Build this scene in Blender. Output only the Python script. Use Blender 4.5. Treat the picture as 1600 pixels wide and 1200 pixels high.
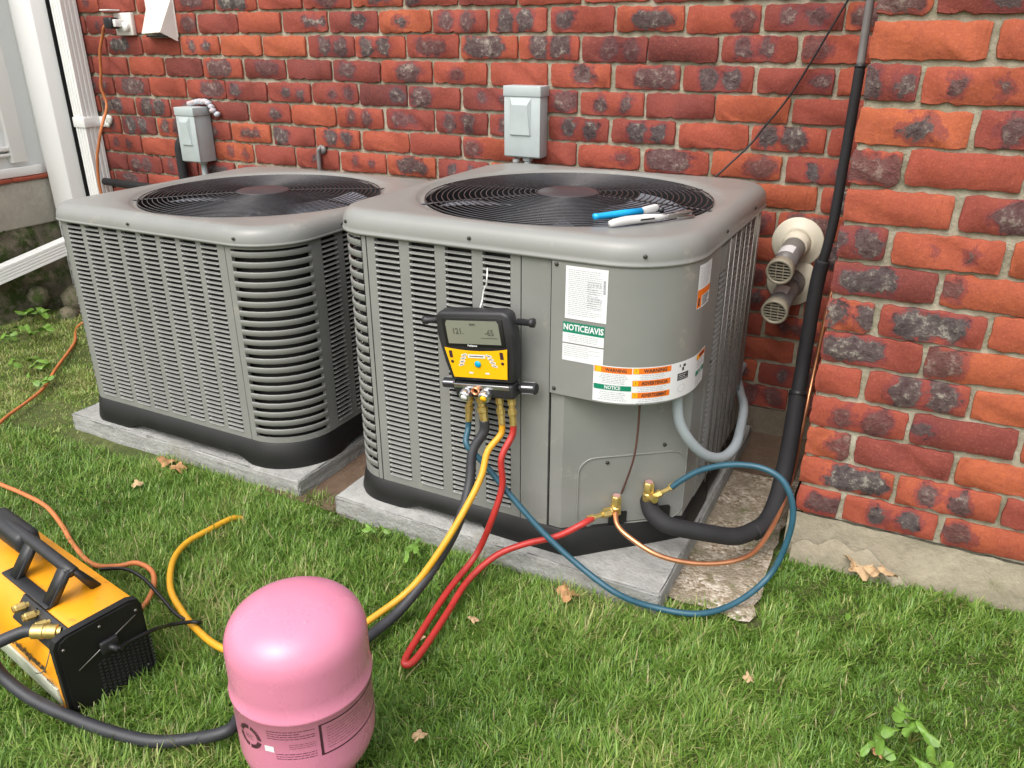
import bpy, bmesh, math, random
import numpy as np
from mathutils import Vector, Matrix
R = math.radians
PI = math.pi
rnd = random.Random(11)
S = bpy.context.scene
for o in list(bpy.data.objects): bpy.data.objects.remove(o)

# ------------------------------------------------------------------ camera
cam_d = bpy.data.cameras.new('camera'); cam = bpy.data.objects.new('camera', cam_d)
S.collection.objects.link(cam); S.camera = cam
yaw, pitch, roll = -0.4759, 0.4100, -0.001
fw = Vector((math.sin(yaw)*math.cos(pitch), math.cos(yaw)*math.cos(pitch), -math.sin(pitch)))
r0 = Vector((math.cos(yaw), -math.sin(yaw), 0)); u0 = r0.cross(fw)
rt = math.cos(roll)*r0 + math.sin(roll)*u0; up = -math.sin(roll)*r0 + math.cos(roll)*u0
cam.matrix_world = Matrix(((rt.x, up.x, -fw.x, 0), (rt.y, up.y, -fw.y, -2.3297), (rt.z, up.z, -fw.z, 1.2299), (0, 0, 0, 1)))
cam_d.sensor_width = 36; cam_d.lens = 36*1252.135/1600; cam_d.clip_start = 0.02; cam_d.clip_end = 300

# ------------------------------------------------------------------ light
SUN_EL, SUN_AZ = 56, 188          # elevation, compass azimuth (clockwise from +y)
W = bpy.data.worlds.new('World'); S.world = W; W.use_nodes = True
nt = W.node_tree; bg = nt.nodes['Background']
sky = nt.nodes.new('ShaderNodeTexSky'); sky.sky_type = 'NISHITA'; sky.sun_disc = False
sky.sun_elevation = R(SUN_EL); sky.sun_rotation = R(SUN_AZ)
sky.air_density = 1.6; sky.dust_density = 5.0; sky.ozone_density = 0.6
hsv = nt.nodes.new('ShaderNodeHueSaturation'); hsv.inputs['Saturation'].default_value = 0.35
nt.links.new(sky.outputs[0], hsv.inputs['Color']); nt.links.new(hsv.outputs[0], bg.inputs['Color'])
bg.inputs['Strength'].default_value = 0.15
sd = bpy.data.lights.new('sun', 'SUN'); sd.energy = 0.65; sd.angle = R(60); sd.color = (1.0, .97, .92)
so = bpy.data.objects.new('sun', sd); S.collection.objects.link(so)
sdir = Vector((math.sin(R(SUN_AZ))*math.cos(R(SUN_EL)), math.cos(R(SUN_AZ))*math.cos(R(SUN_EL)), math.sin(R(SUN_EL))))
so.rotation_euler = sdir.to_track_quat('Z', 'Y').to_euler()
S.view_settings.view_transform = 'Standard'; S.view_settings.look = 'None'
S.view_settings.exposure = 0.86; S.view_settings.gamma = 1.0; S.view_settings.use_curve_mapping = False
S.render.engine = 'CYCLES'

# ------------------------------------------------------------------ materials
def new_mat(name):
    m = bpy.data.materials.new(name); m.use_nodes = True
    return m, m.node_tree, m.node_tree.nodes['Principled BSDF']
def N(t, kind, **kw):
    n = t.nodes.new(kind)
    for k, v in kw.items():
        if k in ('operation', 'data_type', 'blend_type', 'feature', 'noise_dimensions', 'attribute_name', 'interpolation', 'distance', 'invert'): setattr(n, k, v)
        else: n.inputs[k.replace('_', ' ')].default_value = v
    return n
def ramp(t, stops, src):
    n = t.nodes.new('ShaderNodeValToRGB'); e = n.color_ramp.elements
    while len(e) < len(stops): e.new(0.5)
    for i, (p, c) in enumerate(stops):
        e[i].position = p; e[i].color = (c[0], c[1], c[2], 1) if isinstance(c, tuple) else (c, c, c, 1)
    t.links.new(src, n.inputs[0]); return n.outputs[0]
def mixc(t, fac, a, b, mode='MIX'):
    n = t.nodes.new('ShaderNodeMix'); n.data_type = 'RGBA'; n.blend_type = mode
    for sock, v in ((n.inputs[0], fac), (n.inputs[6], a), (n.inputs[7], b)):
        if isinstance(v, (int, float)): sock.default_value = v
        elif isinstance(v, tuple): sock.default_value = (*v[:3], 1)
        else: t.links.new(v, sock)
    return n.outputs[2]
def mathn(t, op, a, b=0.0, c=0.0, clamp=False):
    n = t.nodes.new('ShaderNodeMath'); n.operation = op; n.use_clamp = clamp
    for i, v in enumerate((a, b, c)):
        if isinstance(v, (int, float)): n.inputs[i].default_value = v
        else: t.links.new(v, n.inputs[i])
    return n.outputs[0]
def noise(t, co, scale, detail=4, rough=.55, dist=0):
    n = t.nodes.new('ShaderNodeTexNoise'); n.inputs['Scale'].default_value = scale
    n.inputs['Detail'].default_value = detail; n.inputs['Roughness'].default_value = rough; n.inputs['Distortion'].default_value = dist
    if co is not None: t.links.new(co, n.inputs['Vector'])
    return n.outputs['Fac']
def bump(t, b, h, strength=.4, dist=.003, prev=None):
    n = t.nodes.new('ShaderNodeBump'); n.inputs['Strength'].default_value = strength; n.inputs['Distance'].default_value = dist
    t.links.new(h, n.inputs['Height'])
    if prev is not None: t.links.new(prev, n.inputs['Normal'])
    t.links.new(n.outputs[0], b.inputs['Normal']); return n.outputs[0]
def simple(name, col, rough=.5, metal=0, var=.12, vs=12, bs=0, bscale=200, bdist=.001, dirt=None, coat=0, spec=.5):
    m, t, b = new_mat(name); co = t.nodes.new('ShaderNodeTexCoord').outputs['Object']
    f = noise(t, co, vs, 5, .6)
    lo = tuple(c*(1-var) for c in col); hi = tuple(min(1, c*(1+var)) for c in col)
    c = ramp(t, [(.3, lo), (.7, hi)], f)
    if dirt:
        f2 = noise(t, co, dirt[1], 6, .7)
        msk = ramp(t, [(dirt[2], 0.0), (min(1, dirt[2]+.12), 1.0)], f2)
        c = mixc(t, msk, c, dirt[0])
    t.links.new(c, b.inputs['Base Color'])
    rr = mathn(t, 'MULTIPLY_ADD', f, .25, rough-.12); t.links.new(rr, b.inputs['Roughness'])
    b.inputs['Metallic'].default_value = metal; b.inputs['Coat Weight'].default_value = coat
    b.inputs['Specular IOR Level'].default_value = spec
    if bs: bump(t, b, noise(t, co, bscale, 4), bs, bdist)
    return m

MT = {}
MT['ac_paint'] = simple('ac_paint', (.222, .225, .212), .33, var=.07, vs=5, dirt=((.30, .285, .25), 16, .60), bs=.12, bscale=350, bdist=.0004)
MT['black_plastic'] = simple('black_plastic', (.006, .006, .006), .55, var=.3, bs=.1, dirt=((.05, .045, .035), 30, .68))
MT['dark_inside'] = simple('dark_inside', (.012, .012, .012), .7)
MT['wire_black'] = simple('wire_black', (.035, .035, .038), .25)
MT['blade'] = simple('fan_blade_metal', (.30, .33, .38), .38, metal=.3, var=.15)
MT['motor'] = simple('motor_cap', (.05, .045, .05), .35)
MT['pad'] = simple('pad_concrete', (.31, .31, .295), .9, var=.18, vs=30, bs=1.0, bscale=110, bdist=.004, dirt=((.26, .25, .21), 7, .6))
MT['galv_box'] = simple('box_grey', (.40, .45, .45), .45, var=.05, vs=20)
MT['white_vinyl'] = simple('white_vinyl', (.82, .82, .80), .45, var=.03, vs=3, dirt=((.62, .61, .54), 6, .66))
MT['white_trim'] = simple('white_trim', (.86, .86, .85), .5, var=.02, vs=3)
MT['gap'] = simple('dark_gap', (.01, .01, .01), .9)
MT['hood'] = simple('hood_vinyl', (.70, .65, .60), .5, var=.04)
MT['almond'] = simple('almond_plastic', (.66, .62, .50), .45, var=.04)
MT['pipe_grey'] = simple('pipe_grey', (.17, .16, .155), .4, var=.12, vs=30)
MT['cap_rim'] = simple('cap_rim', (.33, .30, .23), .45, var=.1)
MT['foam'] = simple('foam_insulation', (.014, .014, .016), .75, var=.25, vs=30, bs=.3, bscale=90, bdist=.001)
MT['copper'] = simple('copper', (.72, .33, .17), .32, metal=.85, var=.2, vs=25)
MT['brass'] = simple('brass', (.62, .46, .16), .33, metal=.8, var=.2, vs=60)
MT['brass_pink'] = simple('cap_top', (.62, .36, .32), .4, metal=.4, var=.15, vs=200)
MT['hose_blue'] = simple('hose_blue', (.022, .085, .125), .4, var=.15, vs=40, bs=.1)
MT['hose_red'] = simple('hose_red', (.42, .03, .025), .4, var=.15, vs=25, bs=.1)
MT['hose_yellow'] = simple('hose_yellow', (.66, .33, .02), .42, var=.12, vs=25, bs=.1, dirt=((.35, .2, .05), 40, .66))
MT['hose_black'] = simple('hose_black', (.028, .029, .034), .5, var=.25, vs=30, bs=.3, bscale=300)
MT['cable_black'] = simple('cable_black', (.01, .01, .012), .35)
MT['cord_orange'] = simple('cord_orange', (.50, .16, .05), .6, var=.15, vs=20, dirt=((.28, .16, .09), 25, .6))
MT['conduit'] = simple('conduit_grey', (.30, .34, .36), .4, var=.06)
MT['machine_yellow'] = simple('machine_shell', (.78, .32, .012), .38, var=.10, vs=12, dirt=((.52, .19, .02), 26, .6), bs=.1)
MT['gauge_yellow'] = simple('gauge_yellow', (.86, .46, .004), .4, var=.04)
MT['gauge_black'] = simple('gauge_rubber', (.022, .022, .024), .42, var=.2)
MT['lcd'] = simple('lcd', (.20, .21, .165), .2, var=.05)
MT['lcd_ink'] = simple('lcd_ink', (.07, .075, .06), .4)
MT['chrome'] = simple('knob_chrome', (.55, .55, .57), .2, metal=.9)
MT['teal'] = simple('button_blue', (.0, .36, .62), .3)
MT['pink'] = simple('tank_pink', (.62, .215, .32), .27, var=.06, vs=7, dirt=((.50, .17, .24), 34, .66), bs=.08, bscale=30, bdist=.001, coat=.15)
MT['ink'] = simple('ink_dark', (.045, .012, .02), .6)
MT['ink_black'] = simple('ink_black', (.03, .03, .035), .6)
MT['ink_grey'] = simple('ink_grey', (.36, .37, .40), .6, vs=300, var=.3)
MT['paper'] = simple('label_paper', (.72, .73, .74), .35, var=.02)
MT['lab_green'] = simple('label_green', (.005, .20, .11), .4)
MT['lab_orange'] = simple('label_orange', (.80, .17, .012), .4)
MT['lab_amber'] = simple('label_amber', (.85, .42, .01), .4)
MT['tool_blue'] = simple('tool_blue', (.01, .38, .78), .35)
MT['tool_white'] = simple('tool_white', (.62, .61, .60), .35)
MT['steel'] = simple('steel', (.32, .30, .28), .35, metal=.8)
MT['screw'] = simple('screw', (.06, .055, .05), .4, metal=.6)
MT['caulk'] = simple('caulk', (.66, .66, .62), .6, bs=.5, bscale=60, bdist=.004)
MT['putty'] = simple('putty', (.45, .47, .52), .7, bs=.8, bscale=50, bdist=.005, dirt=((.5, .36, .34), 40, .5))
MT['plate'] = simple('machine_plate', (.42, .44, .36), .35, var=.1, vs=30)
MT['wire_white'] = simple('wire_white', (.7, .7, .68), .4)
MT['wire_brown'] = simple('wire_brown', (.10, .045, .035), .5)
MT['dry_leaf'] = simple('dry_leaf', (.42, .22, .10), .7, var=.35, vs=60, bs=.5, bscale=150)
MT['pale_leaf'] = simple('pale_leaf', (.46, .31, .17), .7, var=.25, vs=60, bs=.5, bscale=150)
MT['stem'] = simple('plant_stem', (.16, .17, .04), .6)

# brick: colour varies per brick from object colour (R tone, G blotch kind, B seed)
def brick_mat():
    m, t, b = new_mat('fired_brick'); L = t.links
    co = t.nodes.new('ShaderNodeTexCoord').outputs['Object']
    oi = t.nodes.new('ShaderNodeObjectInfo'); sep = t.nodes.new('ShaderNodeSeparateColor'); L.new(oi.outputs['Color'], sep.inputs[0])
    tone, kind, seed = sep.outputs[0], sep.outputs[1], sep.outputs[2]
    off = t.nodes.new('ShaderNodeCombineXYZ'); s40 = mathn(t, 'MULTIPLY', seed, 40)
    for i in range(3): L.new(s40, off.inputs[i])
    add = t.nodes.new('ShaderNodeVectorMath'); add.operation = 'ADD'; L.new(co, add.inputs[0]); L.new(off.outputs[0], add.inputs[1]); p = add.outputs[0]
    n1 = noise(t, p, 9, 5, .6); n2 = noise(t, p, 60, 6, .7); n3 = noise(t, p, 220, 4, .6); n4 = noise(t, p, 34, 7, .72, .15)
    base = ramp(t, [(0, (.10, .030, .028)), (.28, (.215, .048, .036)), (.62, (.32, .069, .040)), (1, (.41, .105, .042))],
                mathn(t, 'MULTIPLY_ADD', n1, .5, mathn(t, 'SUBTRACT', tone, .25), clamp=True))
    base = mixc(t, mathn(t, 'MULTIPLY', ramp(t, [(.35, 0.), (.75, 1.)], n2), .5), base, (.21, .045, .035))
    base = mixc(t, mathn(t, 'MULTIPLY', ramp(t, [(.55, 0.), (.78, 1.)], n3), .4), base, (.55, .20, .12))
    sx = t.nodes.new('ShaderNodeSeparateXYZ'); L.new(co, sx.inputs[0]); X, Z = sx.outputs[0], sx.outputs[2]
    # long blotch
    sh = mathn(t, 'MULTIPLY', mathn(t, 'SUBTRACT', mathn(t, 'FRACT', mathn(t, 'MULTIPLY', seed, 7.3)), .5), .085)
    ax = mathn(t, 'MAXIMUM', mathn(t, 'SUBTRACT', mathn(t, 'ABSOLUTE', mathn(t, 'SUBTRACT', X, sh)), .038), 0)
    d1 = mathn(t, 'SQRT', mathn(t, 'ADD', mathn(t, 'MULTIPLY', ax, ax), mathn(t, 'MULTIPLY', Z, Z)))
    # two spots / single spot
    cx = mathn(t, 'SUBTRACT', mathn(t, 'ABSOLUTE', mathn(t, 'SUBTRACT', X, mathn(t, 'MULTIPLY', sh, .6))), .037)
    d2 = mathn(t, 'SQRT', mathn(t, 'ADD', mathn(t, 'MULTIPLY', cx, cx), mathn(t, 'MULTIPLY', mathn(t, 'MULTIPLY', Z, Z), .7)))
    cx3 = mathn(t, 'SUBTRACT', X, mathn(t, 'MULTIPLY', sh, 2.0))
    d3 = mathn(t, 'SQRT', mathn(t, 'ADD', mathn(t, 'MULTIPLY', mathn(t, 'MULTIPLY', cx3, cx3), .6), mathn(t, 'MULTIPLY', Z, Z)))
    grow = mathn(t, 'MULTIPLY', mathn(t, 'SUBTRACT', mathn(t, 'FRACT', mathn(t, 'MULTIPLY', seed, 29.1)), .62), .022)
    wob = mathn(t, 'ADD', grow, mathn(t, 'ADD', mathn(t, 'MULTIPLY', mathn(t, 'SUBTRACT', n4, .5), .075), mathn(t, 'MULTIPLY', mathn(t, 'SUBTRACT', n1, .5), .05)))
    def msk(d, r): return ramp(t, [(0, 1.), (.42, 1.), (.58, 0.), (1, 0.)], mathn(t, 'ADD', mathn(t, 'MULTIPLY', mathn(t, 'SUBTRACT', mathn(t, 'ADD', d, wob), r), 45), .5, clamp=True))
    k1 = mathn(t, 'LESS_THAN', mathn(t, 'ABSOLUTE', mathn(t, 'SUBTRACT', kind, .3)), .1)
    k2 = mathn(t, 'LESS_THAN', mathn(t, 'ABSOLUTE', mathn(t, 'SUBTRACT', kind, .6)), .1)
    k3 = mathn(t, 'LESS_THAN', mathn(t, 'ABSOLUTE', mathn(t, 'SUBTRACT', kind, .9)), .1)
    mk = mathn(t, 'ADD', mathn(t, 'ADD', mathn(t, 'MULTIPLY', msk(d1, .019), k1), mathn(t, 'MULTIPLY', msk(d2, .0185), k2)), mathn(t, 'MULTIPLY', msk(d3, .021), k3), clamp=True)
    halo = mathn(t, 'ADD', mathn(t, 'ADD', mathn(t, 'MULTIPLY', msk(d1, .027), k1), mathn(t, 'MULTIPLY', msk(d2, .028), k2)), mathn(t, 'MULTIPLY', msk(d3, .032), k3), clamp=True)
    front = mathn(t, 'GREATER_THAN', mathn(t, 'MULTIPLY', sx.outputs[1], -1), .03)
    mk = mathn(t, 'MULTIPLY', mk, front); halo = mathn(t, 'MULTIPLY', halo, front)
    c = mixc(t, mathn(t, 'MULTIPLY', halo, .6), base, (.17, .04, .045))
    burnt = ramp(t, [(.32, (.022, .018, .020)), (.44, (.07, .058, .060)), (.53, (.12, .105, .10)), (.58, (.30, .28, .24)), (.7, (.44, .42, .36))], mathn(t, 'ADD', mathn(t, 'MULTIPLY', n4, .6), mathn(t, 'MULTIPLY', n2, .4)))
    inten = mathn(t, 'MULTIPLY_ADD', mathn(t, 'FRACT', mathn(t, 'MULTIPLY', seed, 13.7)), .55, .42)
    c = mixc(t, mathn(t, 'MULTIPLY', mk, inten), c, burnt)
    pit = ramp(t, [(.0, 1.), (.04, 1.), (.07, 0.)], t.nodes.new('ShaderNodeTexVoronoi').outputs['Distance'])
    vo = [n for n in t.nodes if n.bl_idname == 'ShaderNodeTexVoronoi'][0]; vo.inputs['Scale'].default_value = 85; L.new(p, vo.inputs['Vector'])
    pit2 = mathn(t, 'MULTIPLY', pit, mathn(t, 'GREATER_THAN', n1, .5))
    c = mixc(t, mathn(t, 'MULTIPLY', pit2, .8), c, (.05, .03, .03))
    L.new(c, b.inputs['Base Color']); b.inputs['Roughness'].default_value = .82; b.inputs['Specular IOR Level'].default_value = .3
    stri = t.nodes.new('ShaderNodeMapping'); stri.inputs['Scale'].default_value = (1, 1, .12); L.new(p, stri.inputs[0])
    h = mathn(t, 'ADD', mathn(t, 'MULTIPLY', n2, .5), mathn(t, 'MULTIPLY', noise(t, stri.outputs[0], 200, 3), .28))
    h = mathn(t, 'ADD', h, mathn(t, 'MULTIPLY', mathn(t, 'MULTIPLY', n4, mk), 2.2))
    h = mathn(t, 'SUBTRACT', h, mathn(t, 'MULTIPLY', mk, 1.0)); h = mathn(t, 'SUBTRACT', h, pit2)
    bump(t, b, h, 1.0, .006)
    return m
MT['brick'] = brick_mat()

def mortar_mat():
    m, t, b = new_mat('mortar'); co = t.nodes.new('ShaderNodeTexCoord').outputs['Object']
    f = noise(t, co, 6, 6, .7); g = noise(t, co, 90, 5, .7); h = noise(t, co, 25, 5, .7)
    c = ramp(t, [(.3, (.17, .155, .105)), (.46, (.30, .27, .20)), (.6, (.44, .405, .315)), (.72, (.62, .58, .49))], mathn(t, 'ADD', mathn(t, 'MULTIPLY', f, .45), mathn(t, 'MULTIPLY', h, .55)))
    c = mixc(t, mathn(t, 'MULTIPLY', ramp(t, [(.5, 0.), (.7, 1.)], noise(t, co, 11, 4)), .35), c, (.12, .14, .05))
    t.links.new(c, b.inputs['Base Color']); b.inputs['Roughness'].default_value = .95
    bump(t, b, mathn(t, 'ADD', g, h), .9, .005); return m
MT['mortar'] = mortar_mat()

def cement_mat(name, c0, c1, moss, mossy=.6, sc=1.0):
    m, t, b = new_mat(name); co = t.nodes.new('ShaderNodeTexCoord').outputs['Object']
    f = noise(t, co, 5*sc, 7, .7); g = noise(t, co, 60*sc, 6, .7)
    c = ramp(t, [(.3, c0), (.7, c1)], mathn(t, 'ADD', mathn(t, 'MULTIPLY', f, .6), mathn(t, 'MULTIPLY', g, .4)))
    c = mixc(t, ramp(t, [(mossy, 0.), (mossy+.12, 1.)], noise(t, co, 7*sc, 6, .75)), c, moss)
    t.links.new(c, b.inputs['Base Color']); b.inputs['Roughness'].default_value = .92
    bump(t, b, mathn(t, 'ADD', mathn(t, 'MULTIPLY', f, 1.5), g), .7, .006); return m
MT['footing'] = cement_mat('footing_cement', (.19, .168, .12), (.37, .325, .24), (.17, .17, .08), .62)
MT['foundation'] = cement_mat('foundation_block', (.33, .30, .25), (.50, .47, .40), (.17, .15, .09), .62)
MT['rubble'] = cement_mat('rubble_stone', (.07, .06, .04), (.25, .22, .15), (.045, .07, .012), .45, 2)
MT['darkcement'] = cement_mat('back_foundation', (.12, .095, .07), (.26, .22, .16), (.10, .10, .05), .6)

def strip_mat():
    m, t, b = new_mat('exposed_aggregate'); co = t.nodes.new('ShaderNodeTexCoord').outputs['Object']
    v = t.nodes.new('ShaderNodeTexVoronoi'); v.inputs['Scale'].default_value = 120; t.links.new(co, v.inputs['Vector'])
    v2 = t.nodes.new('ShaderNodeTexVoronoi'); v2.inputs['Scale'].default_value = 55; t.links.new(co, v2.inputs['Vector'])
    f = noise(t, co, 8, 6, .7)
    sp = t.nodes.new('ShaderNodeSeparateColor'); t.links.new(v.outputs['Color'], sp.inputs[0])
    sp2 = t.nodes.new('ShaderNodeSeparateColor'); t.links.new(v2.outputs['Color'], sp2.inputs[0])
    peb = ramp(t, [(.0, (.10, .08, .05)), (.3, (.26, .2, .13)), (.55, (.42, .35, .27)), (.8, (.62, .56, .48))], mathn(t, 'ADD', mathn(t, 'MULTIPLY', sp.outputs[0], .6), mathn(t, 'MULTIPLY', sp2.outputs[0], .4)))
    c = mixc(t, ramp(t, [(.4, 0.), (.62, 1.)], f), peb, (.26, .22, .16))
    c = mixc(t, ramp(t, [(.56, 0.), (.7, 1.)], noise(t, co, 14, 6, .7)), c, (.13, .14, .05))
    t.links.new(c, b.inputs['Base Color']); b.inputs['Roughness'].default_value = .9
    bump(t, b, mathn(t, 'SUBTRACT', f, v.outputs['Distance']), .9, .004); return m
MT['strip'] = strip_mat()

def soil_mat():
    m, t, b = new_mat('soil'); co = t.nodes.new('ShaderNodeTexCoord').outputs['Object']
    f = noise(t, co, 3, 7, .7); g = noise(t, co, 70, 6, .7)
    c = ramp(t, [(.3, (.045, .045, .02)), (.5, (.10, .12, .03)), (.7, (.17, .17, .07))], g)
    c = mixc(t, ramp(t, [(.45, 0.), (.6, 1.)], f), c, (.05, .075, .012))
    t.links.new(c, b.inputs['Base Color']); b.inputs['Roughness'].default_value = 1
    bump(t, b, g, 1, .01); return m
MT['soil'] = soil_mat()
MT['dirt'] = cement_mat('bare_dirt', (.07, .045, .028), (.20, .13, .085), (.07, .08, .02), .6, 3)

def grass_mat(name='grass_blade'):
    m, t, b = new_mat(name); a = t.nodes.new('ShaderNodeAttribute'); a.attribute_name = 'tint'
    c = ramp(t, [(0, (.065, .125, .018)), (.25, (.105, .215, .028)), (.5, (.172, .31, .048)), (.72, (.275, .40, .085)), (.86, (.44, .48, .16)), (.93, (.42, .37, .19)), (1, (.40, .31, .18))], a.outputs['Fac'])
    t.links.new(c, b.inputs['Base Color']); b.inputs['Roughness'].default_value = .42; b.inputs['Specular IOR Level'].default_value = .45
    tr = t.nodes.new('ShaderNodeBsdfTranslucent'); t.links.new(c, tr.inputs['Color'])
    mx = t.nodes.new('ShaderNodeMixShader'); mx.inputs[0].default_value = .3
    t.links.new(b.outputs[0], mx.inputs[1]); t.links.new(tr.outputs[0], mx.inputs[2])
    t.links.new(mx.outputs[0], t.nodes['Material Output'].inputs['Surface']); return m
MT['grass'] = grass_mat()
MT['leaf'] = simple('weed_leaf', (.13, .25, .035), .45, var=.3, vs=30, bs=.3, bscale=120)

# ------------------------------------------------------------------ mesh helpers
def bind(o, parent):
    if parent is not None: o.parent = parent
    S.collection.objects.link(o)
def root_of(o):
    while o is not None and o.parent is not None: o = o.parent
    return o
def tag(o, label, cat, group=None):
    o['label'] = label; o['category'] = cat
    if group: o['group'] = group
    return o
def thing(name, loc, label, cat, group=None):
    o = bpy.data.objects.new(name, None); o.empty_display_size = .05; o.location = loc
    S.collection.objects.link(o); return tag(o, label, cat, group)
def frame(x, y, z, rz=0, ry=0, rx=0):
    return Matrix.Translation((x, y, z)) @ Matrix.Rotation(rz, 4, 'Z') @ Matrix.Rotation(ry, 4, 'Y') @ Matrix.Rotation(rx, 4, 'X')
ID = Matrix.Identity(4)
class MB:
    def __init__(s): s.v = []; s.f = []; s.sm = []; s.mi = []
    def add(s, v, f, smooth=False, mi=0, M=None):
        k = len(s.v)
        if M is not None: v = [tuple(M @ Vector(p)) for p in v]
        s.v += [tuple(p) for p in v]
        for q in f: s.f.append(tuple(k+i for i in q)); s.sm.append(smooth); s.mi.append(mi)
        return s
    def box(s, lo, hi, bev=0, seg=2, M=None, mi=0, smooth=None):
        bm = bmesh.new(); bmesh.ops.create_cube(bm, size=1)
        for v in bm.verts:
            v.co = Vector([lo[i]+(v.co[i]+.5)*(hi[i]-lo[i]) for i in range(3)])
        if bev: bmesh.ops.bevel(bm, geom=bm.edges[:], offset=bev, segments=seg, affect='EDGES', profile=.5)
        bm.verts.index_update()
        s.add([v.co[:] for v in bm.verts], [[v.index for v in f.verts] for f in bm.faces], bool(bev) if smooth is None else smooth, mi, M)
        bm.free(); return s
    def prism(s, poly, y0, y1, M=None, mi=0, bev=0):      # polygon in x,z extruded along y
        bm = bmesh.new(); vs = [bm.verts.new((x, y0, z)) for x, z in poly]; f = bm.faces.new(vs)
        r = bmesh.ops.extrude_face_region(bm, geom=[f])
        for g in r['geom']:
            if isinstance(g, bmesh.types.BMVert): g.co.y = y1
        bmesh.ops.recalc_face_normals(bm, faces=bm.faces[:])
        if bev: bmesh.ops.bevel(bm, geom=bm.edges[:], offset=bev, segments=2, affect='EDGES', profile=.5)
        bm.verts.index_update()
        s.add([v.co[:] for v in bm.verts], [[v.index for v in f.verts] for f in bm.faces], bool(bev), mi, M); bm.free(); return s
    def lathe(s, prof, n=24, M=None, mi=0, smooth=True, cap=True):   # prof: (r,z)
        v = []; f = []
        for r, z in prof:
            for i in range(n): a = 2*PI*i/n; v.append((r*math.cos(a), r*math.sin(a), z))
        for j in range(len(prof)-1):
            for i in range(n): k = (i+1) % n; f.append((j*n+i, j*n+k, (j+1)*n+k, (j+1)*n+i))
        if cap:
            if prof[0][0] > 1e-6: f.append(tuple(range(n))[::-1])
            if prof[-1][0] > 1e-6: f.append(tuple((len(prof)-1)*n+i for i in range(n)))
        return s.add(v, f, smooth, mi, M)
    def tube(s, pts, r, n=10, M=None, mi=0, caps=True):
        P = [Vector(p) for p in pts]; m = len(P); v = []; f = []
        T = [(P[min(i+1, m-1)]-P[max(i-1, 0)]).normalized() for i in range(m)]
        a = Vector((0, 0, 1)) if abs(T[0].z) < .9 else Vector((1, 0, 0)); u = T[0].cross(a).normalized()
        for i in range(m):
            u = (u - T[i]*u.dot(T[i])); u = u.normalized() if u.length > 1e-8 else T[i].orthogonal().normalized()
            w = T[i].cross(u); rr = r(i/(m-1)) if callable(r) else r
            for k in range(n): g = 2*PI*k/n; v.append(tuple(P[i]+u*rr*math.cos(g)+w*rr*math.sin(g)))
        for i in range(m-1):
            for k in range(n): q = (k+1) % n; f.append((i*n+k, i*n+q, (i+1)*n+q, (i+1)*n+k))
        if caps: f.append(tuple(range(n))[::-1]); f.append(tuple((m-1)*n+k for k in range(n)))
        return s.add(v, f, True, mi, M)
    def grid(s, fn, nu, nv, mi=0, M=None, smooth=True, flip=False):
        v = [fn(i/nu, j/nv) for j in range(nv+1) for i in range(nu+1)]; w = nu+1
        f = [(j*w+i, j*w+i+1, (j+1)*w+i+1, (j+1)*w+i) for j in range(nv) for i in range(nu)]
        if flip: f = [q[::-1] for q in f]
        return s.add(v, f, smooth, mi, M)
    def mesh(s, name, mats, off=(0, 0, 0)):
        me = bpy.data.meshes.new(name)
        me.from_pydata([(a-off[0], b-off[1], c-off[2]) for a, b, c in s.v], [], s.f)
        for m in (mats if isinstance(mats, (list, tuple)) else [mats]): me.materials.append(MT[m])
        me.polygons.foreach_set('use_smooth', s.sm); me.polygons.foreach_set('material_index', s.mi)
        me.update(); return me
    def split(s):
        par = list(range(len(s.v)))
        def fd(a):
            while par[a] != a: par[a] = par[par[a]]; a = par[a]
            return a
        for f in s.f:
            for q in f[1:]: par[fd(q)] = fd(f[0])
        out = {}
        for f, sm, mi in zip(s.f, s.sm, s.mi): out.setdefault(fd(f[0]), []).append((f, sm, mi))
        res = []
        for g in out.values():
            m = MB(); idx = {}
            for f, sm, mi in g:
                for q in f:
                    if q not in idx: idx[q] = len(m.v); m.v.append(s.v[q])
                m.f.append(tuple(idx[q] for q in f)); m.sm.append(sm); m.mi.append(mi)
            res.append(m)
        return res
    def build_each(s, name, mats, parent=None, **kw):
        for m in s.split(): m.build(name, mats, parent, **kw)
    def build(s, name, mats, parent=None, kind=None, autos=None, label=None):
        rt_ = root_of(parent); off = tuple(rt_.location) if rt_ is not None else (0, 0, 0)
        if parent is None:        # a thing or structure that is one mesh: origin at its base
            vv = np.array(s.v); off = (float(vv[:, 0].mean()), float(vv[:, 1].mean()), float(vv[:, 2].min()))
        me = s.mesh(name, mats, off); o = bpy.data.objects.new(name, me)
        if parent is None: o.location = off
        if autos: 
            try: me.set_sharp_from_angle(angle=R(autos))
            except Exception: pass
        bind(o, parent)
        if kind: o['kind'] = kind
        if label: o['label'] = label
        return o
def cr(pts, n=8, closed=False):
    P = [Vector(p) for p in pts]; out = []; m = len(P)
    for i in range(m if closed else m-1):
        if closed: a, b, c, d = P[i-1], P[i], P[(i+1) % m], P[(i+2) % m]
        else: a, b, c, d = P[max(i-1, 0)], P[i], P[i+1], P[min(i+2, m-1)]
        for k in range(n):
            t = k/n; t2 = t*t; t3 = t2*t
            out.append(.5*((2*b)+(-a+c)*t+(2*a-5*b+4*c-d)*t2+(-a+3*b-3*c+d)*t3))
    if not closed: out.append(P[-1])
    return out
def copy_obj(src, loc=None, parent='same', name=None):
    o = src.copy()
    if parent != 'same': o.parent = parent
    if loc is not None: o.location = loc
    S.collection.objects.link(o); return o
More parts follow.
